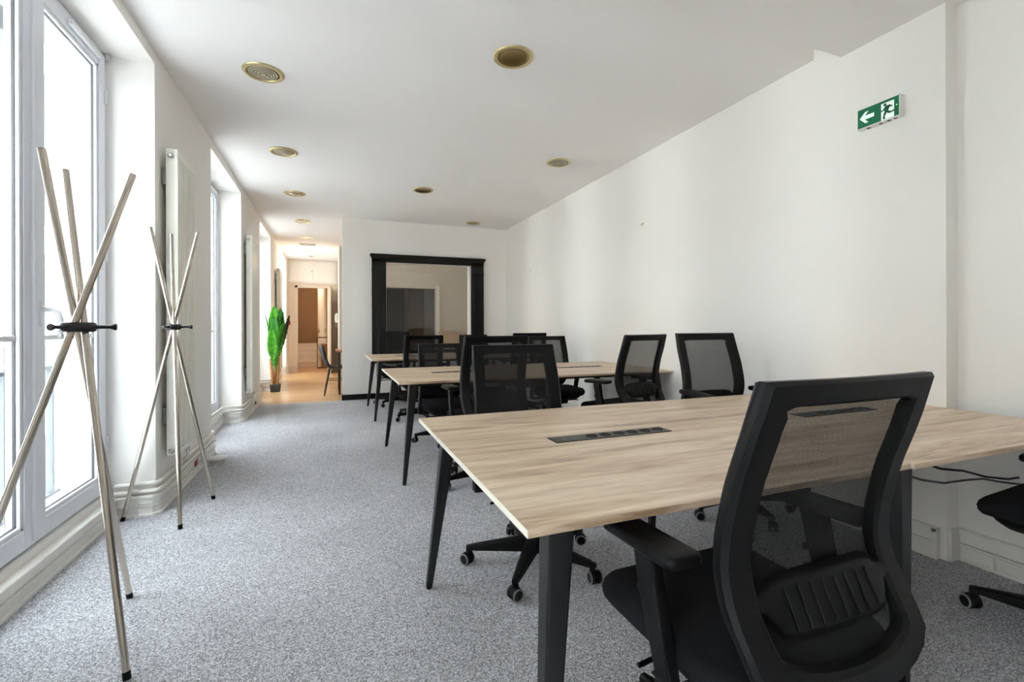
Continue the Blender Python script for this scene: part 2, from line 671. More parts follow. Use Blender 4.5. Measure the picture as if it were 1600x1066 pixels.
# ---- trunking (cable duct skirting) left and right
PROF = [(0.0, 0.0), (0.030, 0.0), (0.030, 0.012), (0.022, 0.016), (0.022, 0.056), (0.010, 0.0565), (0.010, 0.0595), (0.030, 0.060), (0.030, 0.068), (0.010, 0.0685), (0.010, 0.0715), (0.022, 0.072),
        (0.022, 0.107), (0.032, 0.110), (0.032, 0.122), (0.028, 0.126), (0.0, 0.126)]
path = []
y = YB
for a, b in OPENINGS:
    path += [(XL, y), (XL, a), (XREC, a), (XREC, b), (XL - 0.02, b), (XL, b + 0.02)]
    y = b + 0.02
path = [path[0]] + [p for i, p in enumerate(path[1:], 1) if (Vector(p) - Vector(path[i - 1])).length > 1e-4]
path.append((XL, YE))
struct(MB().sweep_wall(path, PROF).build('baseboard_left', TRIM, weld=True))
w = MB()
PR = [(o * 1.0, z * 1.2) for o, z in PROF]
w.sweep_wall([(XW, YF), (XW, 1.985)], PR, side=1)
w.sweep_wall([(2.755, 1.985), (2.755, 1.36)], PR, side=1)
w.box(2.723, 2.755, 1.358, 1.378, 0, 0.151)
w.box(2.765, 2.85, 1.318, 1.3315, 0, 0.15)
w.sweep_wall([(2.85, 1.315), (2.85, YB)], PR, side=1)
w.box(2.816, 2.822, 1.19, 1.205, 0.014, 0.068)
struct(w.build('baseboard_right', TRIM))
w = MB()
w.box(XC - 0.012, XW, YF - 0.014, YF, 0, 0.085)
w.box(XC - 0.012, XC, YF, YF + TW, 0, 0.085)
struct(w.build('baseboard_far', FRAMEB, bevel=0.002))
# seams of the trunking by the first pier
w = MB()
for x in (-1.135, -1.083):
    w.box(x, x + 0.004, 3.3965, 3.404, 0, 0.126)
struct(w.build('trim_1', TRIM))

# ---- windows
def french_window(idx, ya, yb, yc=None):
    root = bpy.data.objects.new('window_%d' % idx, None)
    COL.objects.link(root)
    root['kind'] = 'structure'
    root['label'] = 'tall white double casement window, number %d along the street wall' % idx
    yc = yc or (ya + yb) / 2
    root.location = (-1.30, yc, SILL)
    hw = yb - yc
    ext = (yc - ya) - hw
    hh = LINT - SILL
    x0, x1 = 0.0, 0.075
    f = MB()   # fixed frame
    f.box(x0 - 0.02, x1 - 0.012, -hw - ext, -hw + 0.045, 0, hh)
    f.box(x0 - 0.02, x1 - 0.012, hw - 0.045, hw, 0, hh)
    f.box(x0 - 0.02, x1 - 0.012, -hw, hw, 0, 0.04)
    f.box(x0 - 0.02, x1 - 0.012, -hw, hw, hh - 0.045, hh)
    f.build('window_frame', UPVC, root, bevel=0.003)
    s = MB()
    s.box(x1 - 0.02, 0.085, -hw, hw, -0.012, 0.0)
    s.build('window_sill', TRIM, root)
    for sg in (-1, 1):
        sa, sb = (-hw + 0.03, -0.002) if sg < 0 else (0.002, hw - 0.03)
        sash = MB()
        zb, zt = 0.012, hh - 0.02
        st = 0.075
        rail = 0.085
        sash.box(x0 + 0.01, x1, sa, sa + st, zb, zt)
        sash.box(x0 + 0.01, x1, sb - st, sb, zb, zt)
        sash.box(x0 + 0.01, x1, sa + st, sb - st, zb, zb + rail)
        sash.box(x0 + 0.01, x1, sa + st, sb - st, zt - rail, zt)
        so = sash.build('sash', UPVC, root, bevel=0.003)
        ia, ib, ja, jb = sa + st, sb - st, zb + rail, zt - rail
        bd = MB()
        t = 0.02
        for (a, b, c, d) in ((ia, ia + t, ja, jb), (ib - t, ib, ja, jb), (ia, ib, ja, ja + t), (ia, ib, jb - t, jb)):
            bd.box(x1 - 0.028, x1 - 0.006, a, b, c, d)
        bd.build('glazing_bead', UPVC_L, so, bevel=0.004)
        gk = MB()
        t2 = 0.024
        for (a, b, c, d) in ((ia + t, ia + t2, ja + t, jb - t), (ib - t2, ib - t, ja + t, jb - t), (ia + t, ib - t, ja + t, ja + t2),
                             (ia + t, ib - t, jb - t2, jb - t)):
            gk.box(x1 - 0.030, x1 - 0.020, a, b, c, d)
        gk.build('gasket', GASKET, so)
        MB().box(x1 - 0.042, x1 - 0.018, ia + t, ib - t, 0.908, 0.932).build('glazing_bar', UPVC_L, so, bevel=0.003)
        MB().box(x1 - 0.034, x1 - 0.030, ia + 0.005, ib - 0.005, ja + 0.005, jb - 0.005).build('glass', GLASS, so)
    # cover strip between the sashes, espagnolette handle on the far sash
    MB().box(x1 - 0.001, x1 + 0.012, -0.028, 0.006, 0.03, hh - 0.03).build('cover_strip', UPVC, root, bevel=0.003)
    hp = MB()
    hp.slab(0.030, 0.115, 0.012, [(0.002, 0), (0, 0.003), (0, 0.009), (0.003, 0.012)],
            xf=Matrix.Translation((x1, 0.036, 1.03)) @ Matrix.Rotation(PI / 2, 4, 'Y') @ Matrix.Rotation(PI / 2, 4, 'Z'))
    ho = hp.build('handle', UPVC_L, root)
    g = MB()
    g.tube([(x1 + 0.01, 0.036, 1.05), (x1 + 0.045, 0.037, 1.048), (x1 + 0.062, 0.045, 1.035), (x1 + 0.066, 0.052, 1.005),
            (x1 + 0.066, 0.053, 0.92)], [0.011, 0.010, 0.011, 0.012, 0.010], 10)
    g.build('lever', UPVC_L, ho)
    v = MB()
    v.box(x1, x1 + 0.022, 0.28, 0.60, hh - 0.082, hh - 0.052)
    v.build('trickle_vent', UPVC_L, root, bevel=0.006)
    hg = MB()
    for zz in (0.25, 1.35, hh - 0.3):
        hg.tube([(x1 + 0.004, hw - 0.034, zz), (x1 + 0.004, hw - 0.034, zz + 0.08)], 0.008, 8)
    hg.tube([(x1 + 0.006, hw - 0.02, hh - 0.035), (x1 + 0.006, hw - 0.02, hh - 0.005)], 0.012, 8)
    hg.build('hinge', UPVC_L, root)
    rl = MB()
    rl.tube([(-0.10, -hw - 0.02, 0.79), (-0.10, hw + 0.02, 0.79)], 0.016, 8)
    return root


for i, (a, b) in enumerate(OPENINGS, 1):
    french_window(i, a, b, 2.70 if i == 2 else None)

# street-side balcony railings, one per window
def railing(i, ya, yb, where):
    t = thing('balcony_railing', 'grey iron balustrade outside the %s street window' % where, 'railing', (-1.46, (ya + yb) / 2, 0.0),
              group='balcony railings outside the windows')
    hw = (yb - ya) / 2 - 0.004
    MB().box(-0.022, 0.022, -hw, hw, 0.905, 0.925).build('top_rail', RAILM, t)
    MB().box(-0.015, 0.015, -hw, hw, 0.20, 0.215).build('bottom_rail', RAILM, t)
    n = 12
    for k in range(n):
        y = -hw + (k + 0.5) * 2 * hw / n
        MB().box(-0.014, 0.014, y - 0.009, y + 0.009, 0.215, 0.905).build('baluster', RAILM, t)
    return t


for i, (a, b) in enumerate(OPENINGS):
    if i == 0:
        continue      # behind the camera
    railing(i, a, b, ["hidden rearmost", "nearest", "second", "third", "farthest"][i])
# rolled outside blind box seen through the nearest window
bb = thing('blind_box', 'white rolled blind housing outside the nearest window head', 'blind', (-1.43, 2.7, 2.50))
MB().box(-0.06, 0.04, -0.72, 0.40, 0.0, 0.11).build('housing', BLINDM, bb, bevel=0.01)
MB().tube([(0.0, 0.30, 0.0), (-0.005, 0.30, -0.10), (0.0, 0.30, -1.25)], 0.003, 6).build('pull_cord', BLINDM, bb)

# house across the street
def facade():
    t = thing('building', 'pale apartment building across the street', 'building', (-9.5, 6.0, -6.0))
    MB().box(-3, 0, -22, 22, 0, 20).build('wall', FACADE, t)
    k = 0
    for fl in range(6):
        for c in range(14):
            y = -20 + c * 3.0
            z = 1.2 + fl * 3.2
            wn = MB().box(0.002, 0.06, y - 0.55, y + 0.55, z, z + 2.1).build('window', FACGLASS, t)
            MB().box(0.06, 0.08, y - 0.03, y + 0.03, z, z + 2.1).box(0.06, 0.08, y - 0.55, y + 0.55, z + 1.45, z + 1.5).build('window_bar', FACADE, wn)
        MB().box(0.0, 0.35, -22, 22, 0.9 + fl * 3.2, 1.05 + fl * 3.2).build('ledge', FACADE, t)
    return t


facade()
struct(MB().box(-9.5, -1.6, -20, 30, -6.2, -6.0).build('ground', plain('street_asphalt', (0.5, 0.5, 0.5), 0.9)))

# ---- heating pipes along the street wall
def pipe_path(off, y0=3.40):
    pts = [(-1.19, 3.43 - off), (XL - 0.02, 3.43 - off), (XL + off, 3.43 - off * 0.2)]
    pts[1] = (XL - 0.0, 3.43 - off)
    p = [(-1.19, 3.43 - off), (XL + off * 0.3, 3.43 - off), (XL + off, 3.43 + 0.0)]
    ops = OPENINGS[2:]
    for a, b in ops:
        p += [(XL + off, a - 0.01), (XL + off * 0.3, a + off), (XREC + off * 1.3, a + off + 0.05), (XREC + off * 1.3, b - off - 0.05),
              (XREC + 0.10, b - off), (XL + off * 0.3, b - off), (XL + off, b + 0.01)]
    p += [(XL + off, YE - 0.01)]
    return p


def rounded(pts, z, r=0.03):
    out = []
    P = [Vector((x, y, z)) for x, y in pts]
    out.append(P[0])
    for a, b, c in zip(P, P[1:], P[2:]):
        d0 = min(r, (b - a).length * 0.45)
        d1 = min(r, (c - b).length * 0.45)
        s = b + (a - b).normalized() * d0
        e = b + (c - b).normalized() * d1
        out += [s, s * 0.25 + b * 0.5 + e * 0.25, e]
    out.append(P[-1])
    return out


tag(MB().tube(rounded(pipe_path(0.026), 0.152), 0.0125, 10).build('heating_pipe', TRIM),
    'lower of the two white heating pipes running above the left skirting duct', 'pipe', 'white heating pipes')
tag(MB().tube(rounded(pipe_path(0.020), 0.196), 0.0125, 10).build('heating_pipe', TRIM),
    'upper of the two white heating pipes running above the left skirting duct', 'pipe', 'white heating pipes')

# ---- radiators
def radiator():
    t = thing('radiator', 'x', 'radiator', (-0.9, 3.5, 0), group='tall vertical radiators between the windows')
    W_, z0, z1 = 0.415, 0.325, 2.262
    b = MB()
    b.box(-0.064, -0.016, 0.0, W_, z0, z1)
    b.box(-0.018, 0.0, 0.0, W_, z1 - 0.05, z1)
    b.box(-0.018, 0.0, 0.0, W_, z0, z0 + 0.03)
    b.box(-0.018, 0.0, 0.0, 0.02, z0 + 0.03, z1 - 0.05)
    b.box(-0.018, 0.0, W_ - 0.02, W_, z0 + 0.03, z1 - 0.05)
    b.build('panel', RADW, t, bevel=0.004)
    fr = MB()
    n = 11
    for k in range(n):
        y = 0.02 + k * (W_ - 0.04) / n
        fr.box(-0.0165, 0.0, y + 0.0055, y + (W_ - 0.04) / n - 0.0055, z0 + 0.034, z1 - 0.054)
    fr.build('front_flutes', RADW, t, bevel=0.003)
    g = MB()
    for k in range(26):
        y = 0.02 + k * (W_ - 0.04) / 26
        g.box(-0.058, -0.014, y, y + 0.004, z1 + 0.0005, z1 + 0.003)
    g.build('top_grille', GASKET, t)
    for zz, nm in ((z1 - 0.045, 'vent_cap'), (z0 + 0.03, 'drain_cap')):
        v = MB()
        v.lathe([(0.017, 0), (0.017, 0.006), (0.011, 0.007), (0.011, 0.016), (0.008, 0.02)], 16,
                xf=Matrix.Translation((-0.036, 0.0, zz)) @ Matrix.Rotation(PI / 2, 4, 'X'))
        v.build(nm, CHROME, t)
    for zz in (z0 + 0.2, z1 - 0.22):
        MB().box(-0.094, -0.064, 0.03, 0.055, zz, zz + 0.10).build('bracket', HINGE, t)
    vv = MB()
    vv.tube([(-0.036, W_ - 0.06, z0 + 0.01), (-0.036, W_ - 0.06, 0.235), (-0.066, W_ - 0.06, 0.208)], 0.009, 10)
    vv.tube([(-0.036, W_ - 0.06, 0.27), (-0.036, W_ - 0.06, 0.30)], 0.016, 10)
    vv.build('valve', CHROME, t)
    return t


rad = radiator()
index_children(rad)
for k, (yy, lab) in enumerate(((3.52, 'tall ivory vertical radiator behind the coat stands, nearest the camera'),
                               (6.51, 'tall ivory vertical radiator on the middle pier, between the coat stands and the potted plant'),
                               (9.95, 'tall ivory vertical radiator in the hallway behind the potted plant'))):
    r = rad if k == 0 else copy_tree(rad)
    r.location = (-0.9, yy, 0)
    r['label'] = lab

# small items on the skirting ducts
tag(MB().box(-0.9645, -0.957, 4.165, 4.235, 0.075, 0.118).build('power_socket', REDP, bevel=0.002),
    'small dark red socket on the left skirting duct below the first radiator', 'socket')
tag(MB().box(-0.9645, -0.957, 7.20, 7.27, 0.075, 0.112).build('power_socket', BLACKP, bevel=0.002),
    'small black socket on the left skirting duct near the hallway', 'socket')

# ---- ceiling downlights
def downlight(x, y, label, kind):
    t = thing('ceiling_light', label, 'light', (x, y, H), group='brass ringed recessed ceiling lights')
    r = MB()
    r.lathe([(0.126, 0.0), (0.126, -0.004), (0.120, -0.010), (0.104, -0.012), (0.098, -0.006), (0.098, 0.0)], 48)
    r.build('ring', BRASS, t)
    if kind == 'glass':
        l = MB()
        l.lathe([(0.0975, -0.0005), (0.0975, -0.005), (0.08, -0.012), (0.05, -0.0155), (0.02, -0.017), (0.002, -0.0172)], 48)
        l.build('lens', LENS, t)
    else:
        l = MB()
        l.lathe([(0.0975, -0.0005), (0.0975, -0.008), (0.080, -0.0045), (0.05, -0.002), (0.004, -0.001)], 48)
        l.build('reflector', BRONZE, t)
    return t


for (x, y, lab, kd) in (
        (-0.409, 3.46, 'brass downlight above the coat stands, largest of the left row', 'glass'),
        (-0.416, 4.958, 'second brass downlight of the left row, counted from the camera', 'glass'),
        (-0.414, 6.46, 'third brass downlight of the left row, counted from the camera', 'glass'),
        (-0.414, 8.10, 'fourth of the left row of brass downlights, first beyond the carpet', 'glass'),
        (-0.42, 9.56, 'fifth and last brass ringed downlight of the left row, beside the hallway vent', 'glass'),
        (1.066, 2.707, 'large bronze downlight in the middle row above the near desk', 'bronze'),
        (1.064, 5.746, 'small bronze downlight of the middle row, in front of the far wall', 'bronze'),
        (2.187, 4.288, 'brass downlight of the right row, nearer the right wall', 'glass'),
        (2.170, 7.30, 'smallest brass downlight of the right row, against the far wall', 'glass')):
    downlight(x, y, lab, kd)
vt = thing('ceiling_vent', 'flat white rectangular ceiling vent in the hallway', 'vent', (-0.428, 10.36, H))
MB().box(-0.16, 0.16, -0.10, 0.10, -0.012, 0).build('frame', WHITEP, vt, bevel=0.003)
MB().box(-0.14, 0.14, -0.10 + 0.02, -0.02, -0.0145, -0.012).box(-0.14, 0.14, 0.0, 0.08, -0.0145, -0.012).build('grille', GASKET, vt)
for yy, lab in ((11.2, 'small hallway ceiling spot, nearer of two'), (12.07, 'small hallway ceiling spot, farther of two')):
    t = thing('ceiling_spot', lab, 'light', (-0.43, yy, H), group='small hallway spots')
    MB().lathe([(0.05, 0), (0.05, -0.006), (0.035, -0.008)], 24).build('ring', HINGE, t)

# ---- interior window with black surround
def interior_window():
    root = bpy.data.objects.new('window_6', None)
    COL.objects.link(root)
    root['kind'] = 'structure'
    root['label'] = 'large interior window with a black classical surround on the far wall'
    root.location = (1.52, YF, 0.56)
    ox, oz = 1.52, 0.56

    def X(x):
        return x - ox

    def Z(z):
        return z - oz
    for (a, b) in ((0.603, 0.818), (2.218, 2.433)):
        p = MB()
        p.box(X(a), X(b), -0.060, 0, Z(0.56), Z(2.20))
        p.box(X(a) - 0.006, X(b) + 0.006, -0.066, 0, Z(0.56), Z(0.70))
        p.box(X(a) - 0.004, X(b) + 0.004, -0.064, 0, Z(2.02), Z(2.035))
        po = p.build('pilaster', FRAMEB, root, bevel=0.002)
        n = 5
        wd = (b - a - 0.05)
        fl = MB()
        for k in range(n):
            xa = X(a) + 0.025 + k * wd / n
            fl.box(xa + 0.007, xa + wd / n - 0.007, -0.074, -0.060, Z(0.74), Z(1.98))
        fl.build('fluting', FRAMEB, po, bevel=0.004)
    h = MB()
    h.box(X(0.603), X(2.433), -0.060, 0, Z(2.157), Z(2.235))
    h.build('lintel', FRAMEB, root, bevel=0.002)
    c = MB()
    for ov, dp, za, zb in ((0.004, 0.064, 2.200, 2.218), (0.011, 0.072, 2.218, 2.232), (0.016, 0.078, 2.232, 2.242),
                           (0.028, 0.090, 2.242, 2.262), (0.024, 0.086, 2.262, 2.278)):
        c.box(X(0.603) - ov, X(2.433) + ov, -dp, 0, Z(za), Z(zb))
    c.build('cornice', FRAMEB, root, bevel=0.002)
    s = MB().box(X(0.603), X(2.433), -0.075, 0, Z(0.70), Z(0.755))
    s.build('window_sill', FRAMEB, root, bevel=0.003)
    MB().box(X(wx0), X(wx1), 0.02, 0.028, Z(wz0), Z(wz1)).build('glass', GLASS2, root)
    t = MB()
    for (a, b, cc, d) in ((wx0, wx0 + 0.006, wz0, wz1), (wx0, wx1, wz1 - 0.008, wz1)):
        t.box(X(a), X(b), 0.004, 0.019, Z(cc), Z(d))
    t.build('glazing_bead', WHITEP, root)
    return root


interior_window()

# sideboard seen through the interior window
sb = thing('sideboard', 'beige low cabinet against the back wall, seen through the interior window', 'cabinet', (2.62, 10.1, 0))
MB().box(-0.36, 0.30, -0.17, 0.19, 0.04, 0.99).build('body', BEIGE, sb, bevel=0.004)
MB().box(-0.38, 0.32, -0.19, 0.19, 0.99, 1.02).build('top', BEIGE, sb, bevel=0.004)
for xx in (-0.345, -0.02):
    d = MB().box(xx, xx + 0.30, -0.188, -0.171, 0.07, 0.96).build('door', BEIGE, sb, bevel=0.002)
    MB().tube([(xx + 0.26, -0.2, 0.55), (xx + 0.26, -0.2, 0.65)], 0.006, 8).build('handle', HINGE, d)

# ---- hallway end: cupboards over a doorway, open door, stair room
w = MB()
w.box(-1.0, XC, YE, YE + 0.12, 2.235, H)
struct(w.build('wall_hall_end', HALLPAINT))
cb = thing('overhead_cupboard', 'white two-door cupboard over the hallway doorway', 'cupboard', (-0.41, YE - 0.02, 2.25))
MB().box(-0.56, 0.56, 0.0, 0.019, 0.0, 0.555).build('frame', HALLPAINT, cb)
for s in (-1, 1):
    a, b = (-0.525, -0.004) if s < 0 else (0.004, 0.525)
    d = MB().box(a, b, -0.016, -0.001, 0.03, 0.525).build('door', HALLPAINT, cb, bevel=0.003)
    if s < 0:
        MB().lathe([(0.008, 0), (0.012, 0.012), (0.004, 0.018)], 12, xf=Matrix.Translation((-0.03, -0.016, 0.28)) @ Matrix.Rotation(PI / 2, 4, 'X')).build('knob', HINGE, d)
w = MB()
w.box(-0.99, -0.767, YE, YE + 0.12, 0, 2.235)
w.box(-0.045, XC, YE, YE + 0.12, 0, 2.235)
w.box(-0.767, -0.045, YE, YE + 0.12, 2.115, 2.235)
struct(w.build('wall_hall_end_doorway', BEIGE))
w = MB()
for (a, b, c, d) in ((-0.83, -0.767, 0, 2.178), (-0.045, 0.012, 0, 2.178), (-0.83, 0.012, 2.115, 2.178)):
    w.box(a, b, YE - 0.018, YE, c, d)
w.box(-0.98, 0.16, YE - 0.012, YE, 2.205, 2.235)
struct(w.build('trim_2', BEIGE, bevel=0.003))
dr = bpy.data.objects.new('door_1', None)
COL.objects.link(dr)
struct(dr, 'beige door standing open at the end of the hallway')
dr.location = (-0.06, YE - 0.03, 0)
dr.rotation_euler = (0, 0, math.radians(-86))
MB().box(0.0, 0.68, -0.02, 0.02, 0.01, 2.10).build('door_leaf', BEIGE, dr, bevel=0.003)
MB().tube([(0.62, -0.02, 1.02), (0.62, -0.06, 1.02), (0.54, -0.06, 1.02)], 0.009, 8).build('handle', BRASS, dr)
# stair room
w = MB()
w.box(-1.2, 0.9, 16.0, 16.15, 0, H)
w.box(-1.15, -0.97, YE + 0.12, 16.0, 0, H)
w.box(0.75, 0.9, YE + 0.12, 16.0, 0, H)
struct(w.build('wall_stair_room', TAN))
st = thing('staircase', 'pale stone steps beyond the open hallway door', 'stairs', (-0.5, 14.3, 0))
for k in range(4):
    MB().box(-0.46, 0.24, k * 0.30, 1.2, k * 0.16, k * 0.16 + 0.16).build('step', HALLPAINT, st, bevel=0.006)
cy_ = thing('column', 'round white column beyond the open hallway door', 'column', (-0.225, 14.5, 0))
MB().lathe([(0.15, 0.64), (0.15, 0.68), (0.125, 0.70), (0.12, 2.60), (0.15, 2.64), (0.15, 2.80)], 32).build('shaft', WHITEP, cy_)
MB().box(-0.16, 0.16, -0.16, 0.16, 0.645, 0.66).build('plinth', WHITEP, cy_)
ct = thing('console_table', 'slim black metal console table in the room beyond the open door', 'table', (-0.18, 13.9, 0))
MB().box(-0.18, 0.20, -0.11, 0.11, 0.83, 0.85).build('tabletop', BLACKP, ct, bevel=0.002)
for sx in (-0.17, 0.18):
    for sy in (-0.1, 0.09):
        MB().box(sx, sx + 0.014, sy, sy + 0.014, 0.014, 0.83).build('leg', BLACKP, ct)
MB().box(-0.17, 0.194, -0.1, -0.088, 0.0, 0.014).box(-0.17, 0.194, 0.09, 0.102, 0.0, 0.014).build('stretcher', BLACKP, ct)
for xx, lab in ((-0.215, 'left'), (-0.03, 'right')):
    b = thing('candle_holder', 'brass candle holder on the console table beyond the door, %s one' % lab, 'candle holder', (xx - 0.10, 13.86, 0.851),
              group='brass candle holders on the console table')
    MB().lathe([(0.035, 0), (0.035, 0.008), (0.008, 0.015), (0.008, 0.12), (0.028, 0.13), (0.028, 0.24), (0.02, 0.25)], 16).build('body', BRASS, b)
# intercom on the hall wall
ic = thing('intercom', 'cream wall intercom handset near the end of the hallway', 'intercom', (XC, 11.5, 1.22))
MB().box(-0.045, 0.0, -0.05, 0.05, 0.0, 0.23).build('body', WHITEP, ic, bevel=0.008)
MB().tube([(-0.06, 0.0, 0.02), (-0.068, 0.0, 0.11), (-0.06, 0.0, 0.21)], 0.014, 8).build('handset', WHITEP, ic)
MB().tube([(-0.05, 0.02, 0.0), (-0.06, 0.03, -0.06), (-0.045, 0.02, -0.12), (-0.02, 0.0, -0.05)], 0.004, 6).build('cord', WHITEP, ic)
tag(MB().box(-0.965, -0.93, YE - 0.05, YE - 0.012, 1.18, 1.28).build('fire_call_point', REDP, bevel=0.003),
    'small red fire alarm call point beside the hallway doorway', 'alarm')

# ---- dining chair and table in the hallway
def dining_chair():
    t = thing('dining_chair', 'black shell dining chair on slim legs in the hallway', 'chair', (0.10, 8.42, 0), 0.0)
    prof = [(0.22, 0.440, 0.20), (0.20, 0.452, 0.215), (0.10, 0.442, 0.225), (-0.02, 0.435, 0.225), (-0.12, 0.450, 0.220),
            (-0.175, 0.50, 0.215), (-0.205, 0.58, 0.20), (-0.235, 0.68, 0.19), (-0.262, 0.77, 0.165), (-0.272, 0.81, 0.13), (-0.275, 0.825, 0.07)]
    m = MB()
    rings = []
    n = 10
    for (px, pz, hw) in prof:
        top = [(px, -hw + 2 * hw * k / n) for k in range(n + 1)]
        ring = []
        for (xx, yy) in top:
            q = (yy / max(hw, 1e-3)) ** 2
            seat = 1 if pz < 0.5 else 0
            ring.append(Vector((xx + (0 if seat else 0.05 * q), yy, pz + (0.035 * q if seat else 0))))
        off = Vector((0.0, 0, -0.02)) if pz < 0.5 else Vector((-0.022, 0, -0.003))
        ring += [p + off for p in reversed(ring)]
        rings.append(ring)
    m.loft(rings, True, True)
    m.build('shell', CHAIRB, t)
    for sx in (-1, 1):
        for sy in (-1, 1):
            leg = MB().tube([(sx * 0.11 - 0.01, sy * 0.12, 0.43), (sx * 0.19 - 0.01, sy * 0.19, 0.0)], 0.018, 10, r1=0.011)
            leg.build('leg', CHAIRB, t)
    s = MB()
    for sx in (-1, 1):
        s.tube([(sx * 0.145 - 0.01, -0.152, 0.24), (sx * 0.145 - 0.01, 0.152, 0.24)], 0.006, 8)
    s.tube([(-0.152, 0.15, 0.25), (0.132, 0.15, 0.25)], 0.006, 8)
    s.tube([(-0.152, -0.15, 0.25), (0.132, -0.15, 0.25)], 0.006, 8)
    s.build('stretcher', CHAIRB, t)
    return t


dc = dining_chair()
dt = thing('dining_table', 'red-brown wooden dining table behind the partition corner', 'table', (0.42, 8.62, 0))
MB().box(-0.34, 0.34, -0.35, 0.35, 0.71, 0.74).build('tabletop', TBLWOOD, dt, bevel=0.003)
for sx in (-0.30, 0.26):
    for sy in (-0.31, 0.27):
        MB().box(sx, sx + 0.035, sy, sy + 0.035, 0, 0.71).build('leg', CHAIRB, dt)

# ---- potted banana plant
def banana():
    t = thing('potted_plant', 'artificial banana plant with broad green leaves in a black pot', 'plant', (-0.905, 9.12, 0))
    p = MB()
    p.slab(0.165, 0.165, 0.01, [(0.012, 0.0), (0.0, 0.125), (0.006, 0.13), (0.012, 0.115), (0.014, 0.10)])
    p.build('pot', POT, t)
    for (xa, ya, xb, yb, h, r) in ((-0.035, -0.02, -0.075, -0.03, 0.58, 0.030), (0.0, 0.02, 0.0, 0.0, 0.68, 0.028), (0.035, -0.01, 0.055, -0.02, 0.60, 0.022)):
        MB().tube([(xa, ya, 0.10), (lerp(xa, xb, 0.4), ya, 0.3), (xb, yb, h)], r, 12, r1=r * 0.7).build('trunk', TERRA, t)
    rng = random.Random(4)

    def leaf(base, tip, width, bend, mat, face=0.0, fold=0.25):
        base, tip = Vector(base), Vector(tip)
        ax = (tip - base)
        side = Vector((math.cos(face), math.sin(face), 0.0))
        side = (side - ax.normalized() * side.dot(ax.normalized())).normalized()
        nrm = ax.cross(side).normalized()
        n = 20
        vs, fs = [], []
        for i in range(n + 1):
            s = i / n
            c = base + ax * s + nrm * (bend * math.sin(s * PI))
            if s < 0.14:
                hw = 0.006
            else:
                q = (s - 0.14) / 0.86
                hw = max(0.004, width * 0.5 * math.sin(PI * q ** 0.85) ** 0.5)
            for k in (-1, -0.5, 0, 0.5, 1):
                wv = 0.006 * math.sin(i * 2.3 + k * 3)
                vs.append(c + side * hw * k + nrm * (-fold * hw * abs(k) + wv * abs(k)))
        for i in range(n):
            for k in range(4):
                a = i * 5 + k
                fs.append((a, a + 1, a + 6, a + 5))
        m = MB().add(vs, fs, True)
        o = m.build('leaf', mat, t)
        md = o.modifiers.new('thickness', 'SOLIDIFY')
        md.thickness = 0.003
        mid = [base + ax * (i / n) + nrm * (bend * math.sin(i / n * PI) + 0.001) for i in range(n)]
        MB().tube([p for p in mid], 0.006, 6, r1=0.002).build('midrib', RIBM, o)
        return o
    T0 = (0.0, 0.0, 0.60)
    leaf((-0.01, 0.06, 0.58), (-0.02, 0.05, 1.50), 0.215, 0.03, LEAF, 0.1)
    leaf((0.02, 0.09, 0.60), (0.075, 0.09, 1.47), 0.17, -0.02, LEAF2, 0.5)
    leaf((-0.01, 0.0, 0.56), (-0.005, -0.03, 1.31), 0.18, 0.03, LEAF2, -0.05)
    leaf((-0.02, -0.06, 0.50), (-0.035, -0.13, 1.10), 0.185, 0.02, LEAF, 0.05)
    leaf((0.03, -0.01, 0.50), (0.125, -0.02, 1.20), 0.12, 0.02, LEAF, 0.6)
    leaf((0.06, 0.02, 0.62), (0.225, 0.0, 1.34), 0.11, 0.02, LEAFD, 0.9)
    leaf((0.03, 0.05, 0.7), (0.125, 0.10, 1.42), 0.04, 0.0, LEAFD, 0.8)
    leaf((-0.02, 0.0, 0.6), (-0.16, 0.02, 1.36), 0.05, 0.0, LEAF, 1.2)
    leaf((-0.03, 0.02, 0.55), (-0.10, -0.02, 1.28), 0.05, 0.0, LEAF2, 1.2)
    leaf((0.0, -0.05, 0.40), (-0.06, -0.08, 0.78), 0.08, 0.02, LEAF2, 0.0)
    leaf((0.01, -0.05, 0.36), (0.03, -0.08, 0.76), 0.06, 0.02, LEAF, 0.2)
    return t


banana()

# ---- power puck with coiled cord on the carpet
pk = thing('cable_reel', 'round white floor reel with coiled cord beside the left skirting', 'reel', (-0.885, 4.52, 0))
MB().lathe([(0.045, 0.0), (0.05, 0.004), (0.045, 0.03), (0.075, 0.036), (0.078, 0.042), (0.076, 0.050), (0.004, 0.054)], 36).build('body', WHITEP, pk)
c = MB()
rng = random.Random(2)
for k in range(7):
    a = -PI * 0.95 + k * 0.28
    r0 = 0.052
    c.tube([(r0 * math.cos(a), r0 * math.sin(a), 0.03), ((r0 + 0.02) * math.cos(a + 0.1), (r0 + 0.02) * math.sin(a + 0.1), 0.03),
            ((r0 + 0.032) * math.cos(a + 0.2), (r0 + 0.032) * math.sin(a + 0.2), 0.006),
            ((r0 + 0.01) * math.cos(a + 0.35), (r0 + 0.01) * math.sin(a + 0.35), 0.004)], 0.0035, 6)
c.tube([(-0.05, -0.02, 0.006), (-0.058, -0.10, 0.004), (-0.04, -0.15, 0.004), (0.0, -0.13, 0.004), (0.02, -0.06, 0.02)], 0.0035, 6)
c.build('cord', WHITEP, pk)

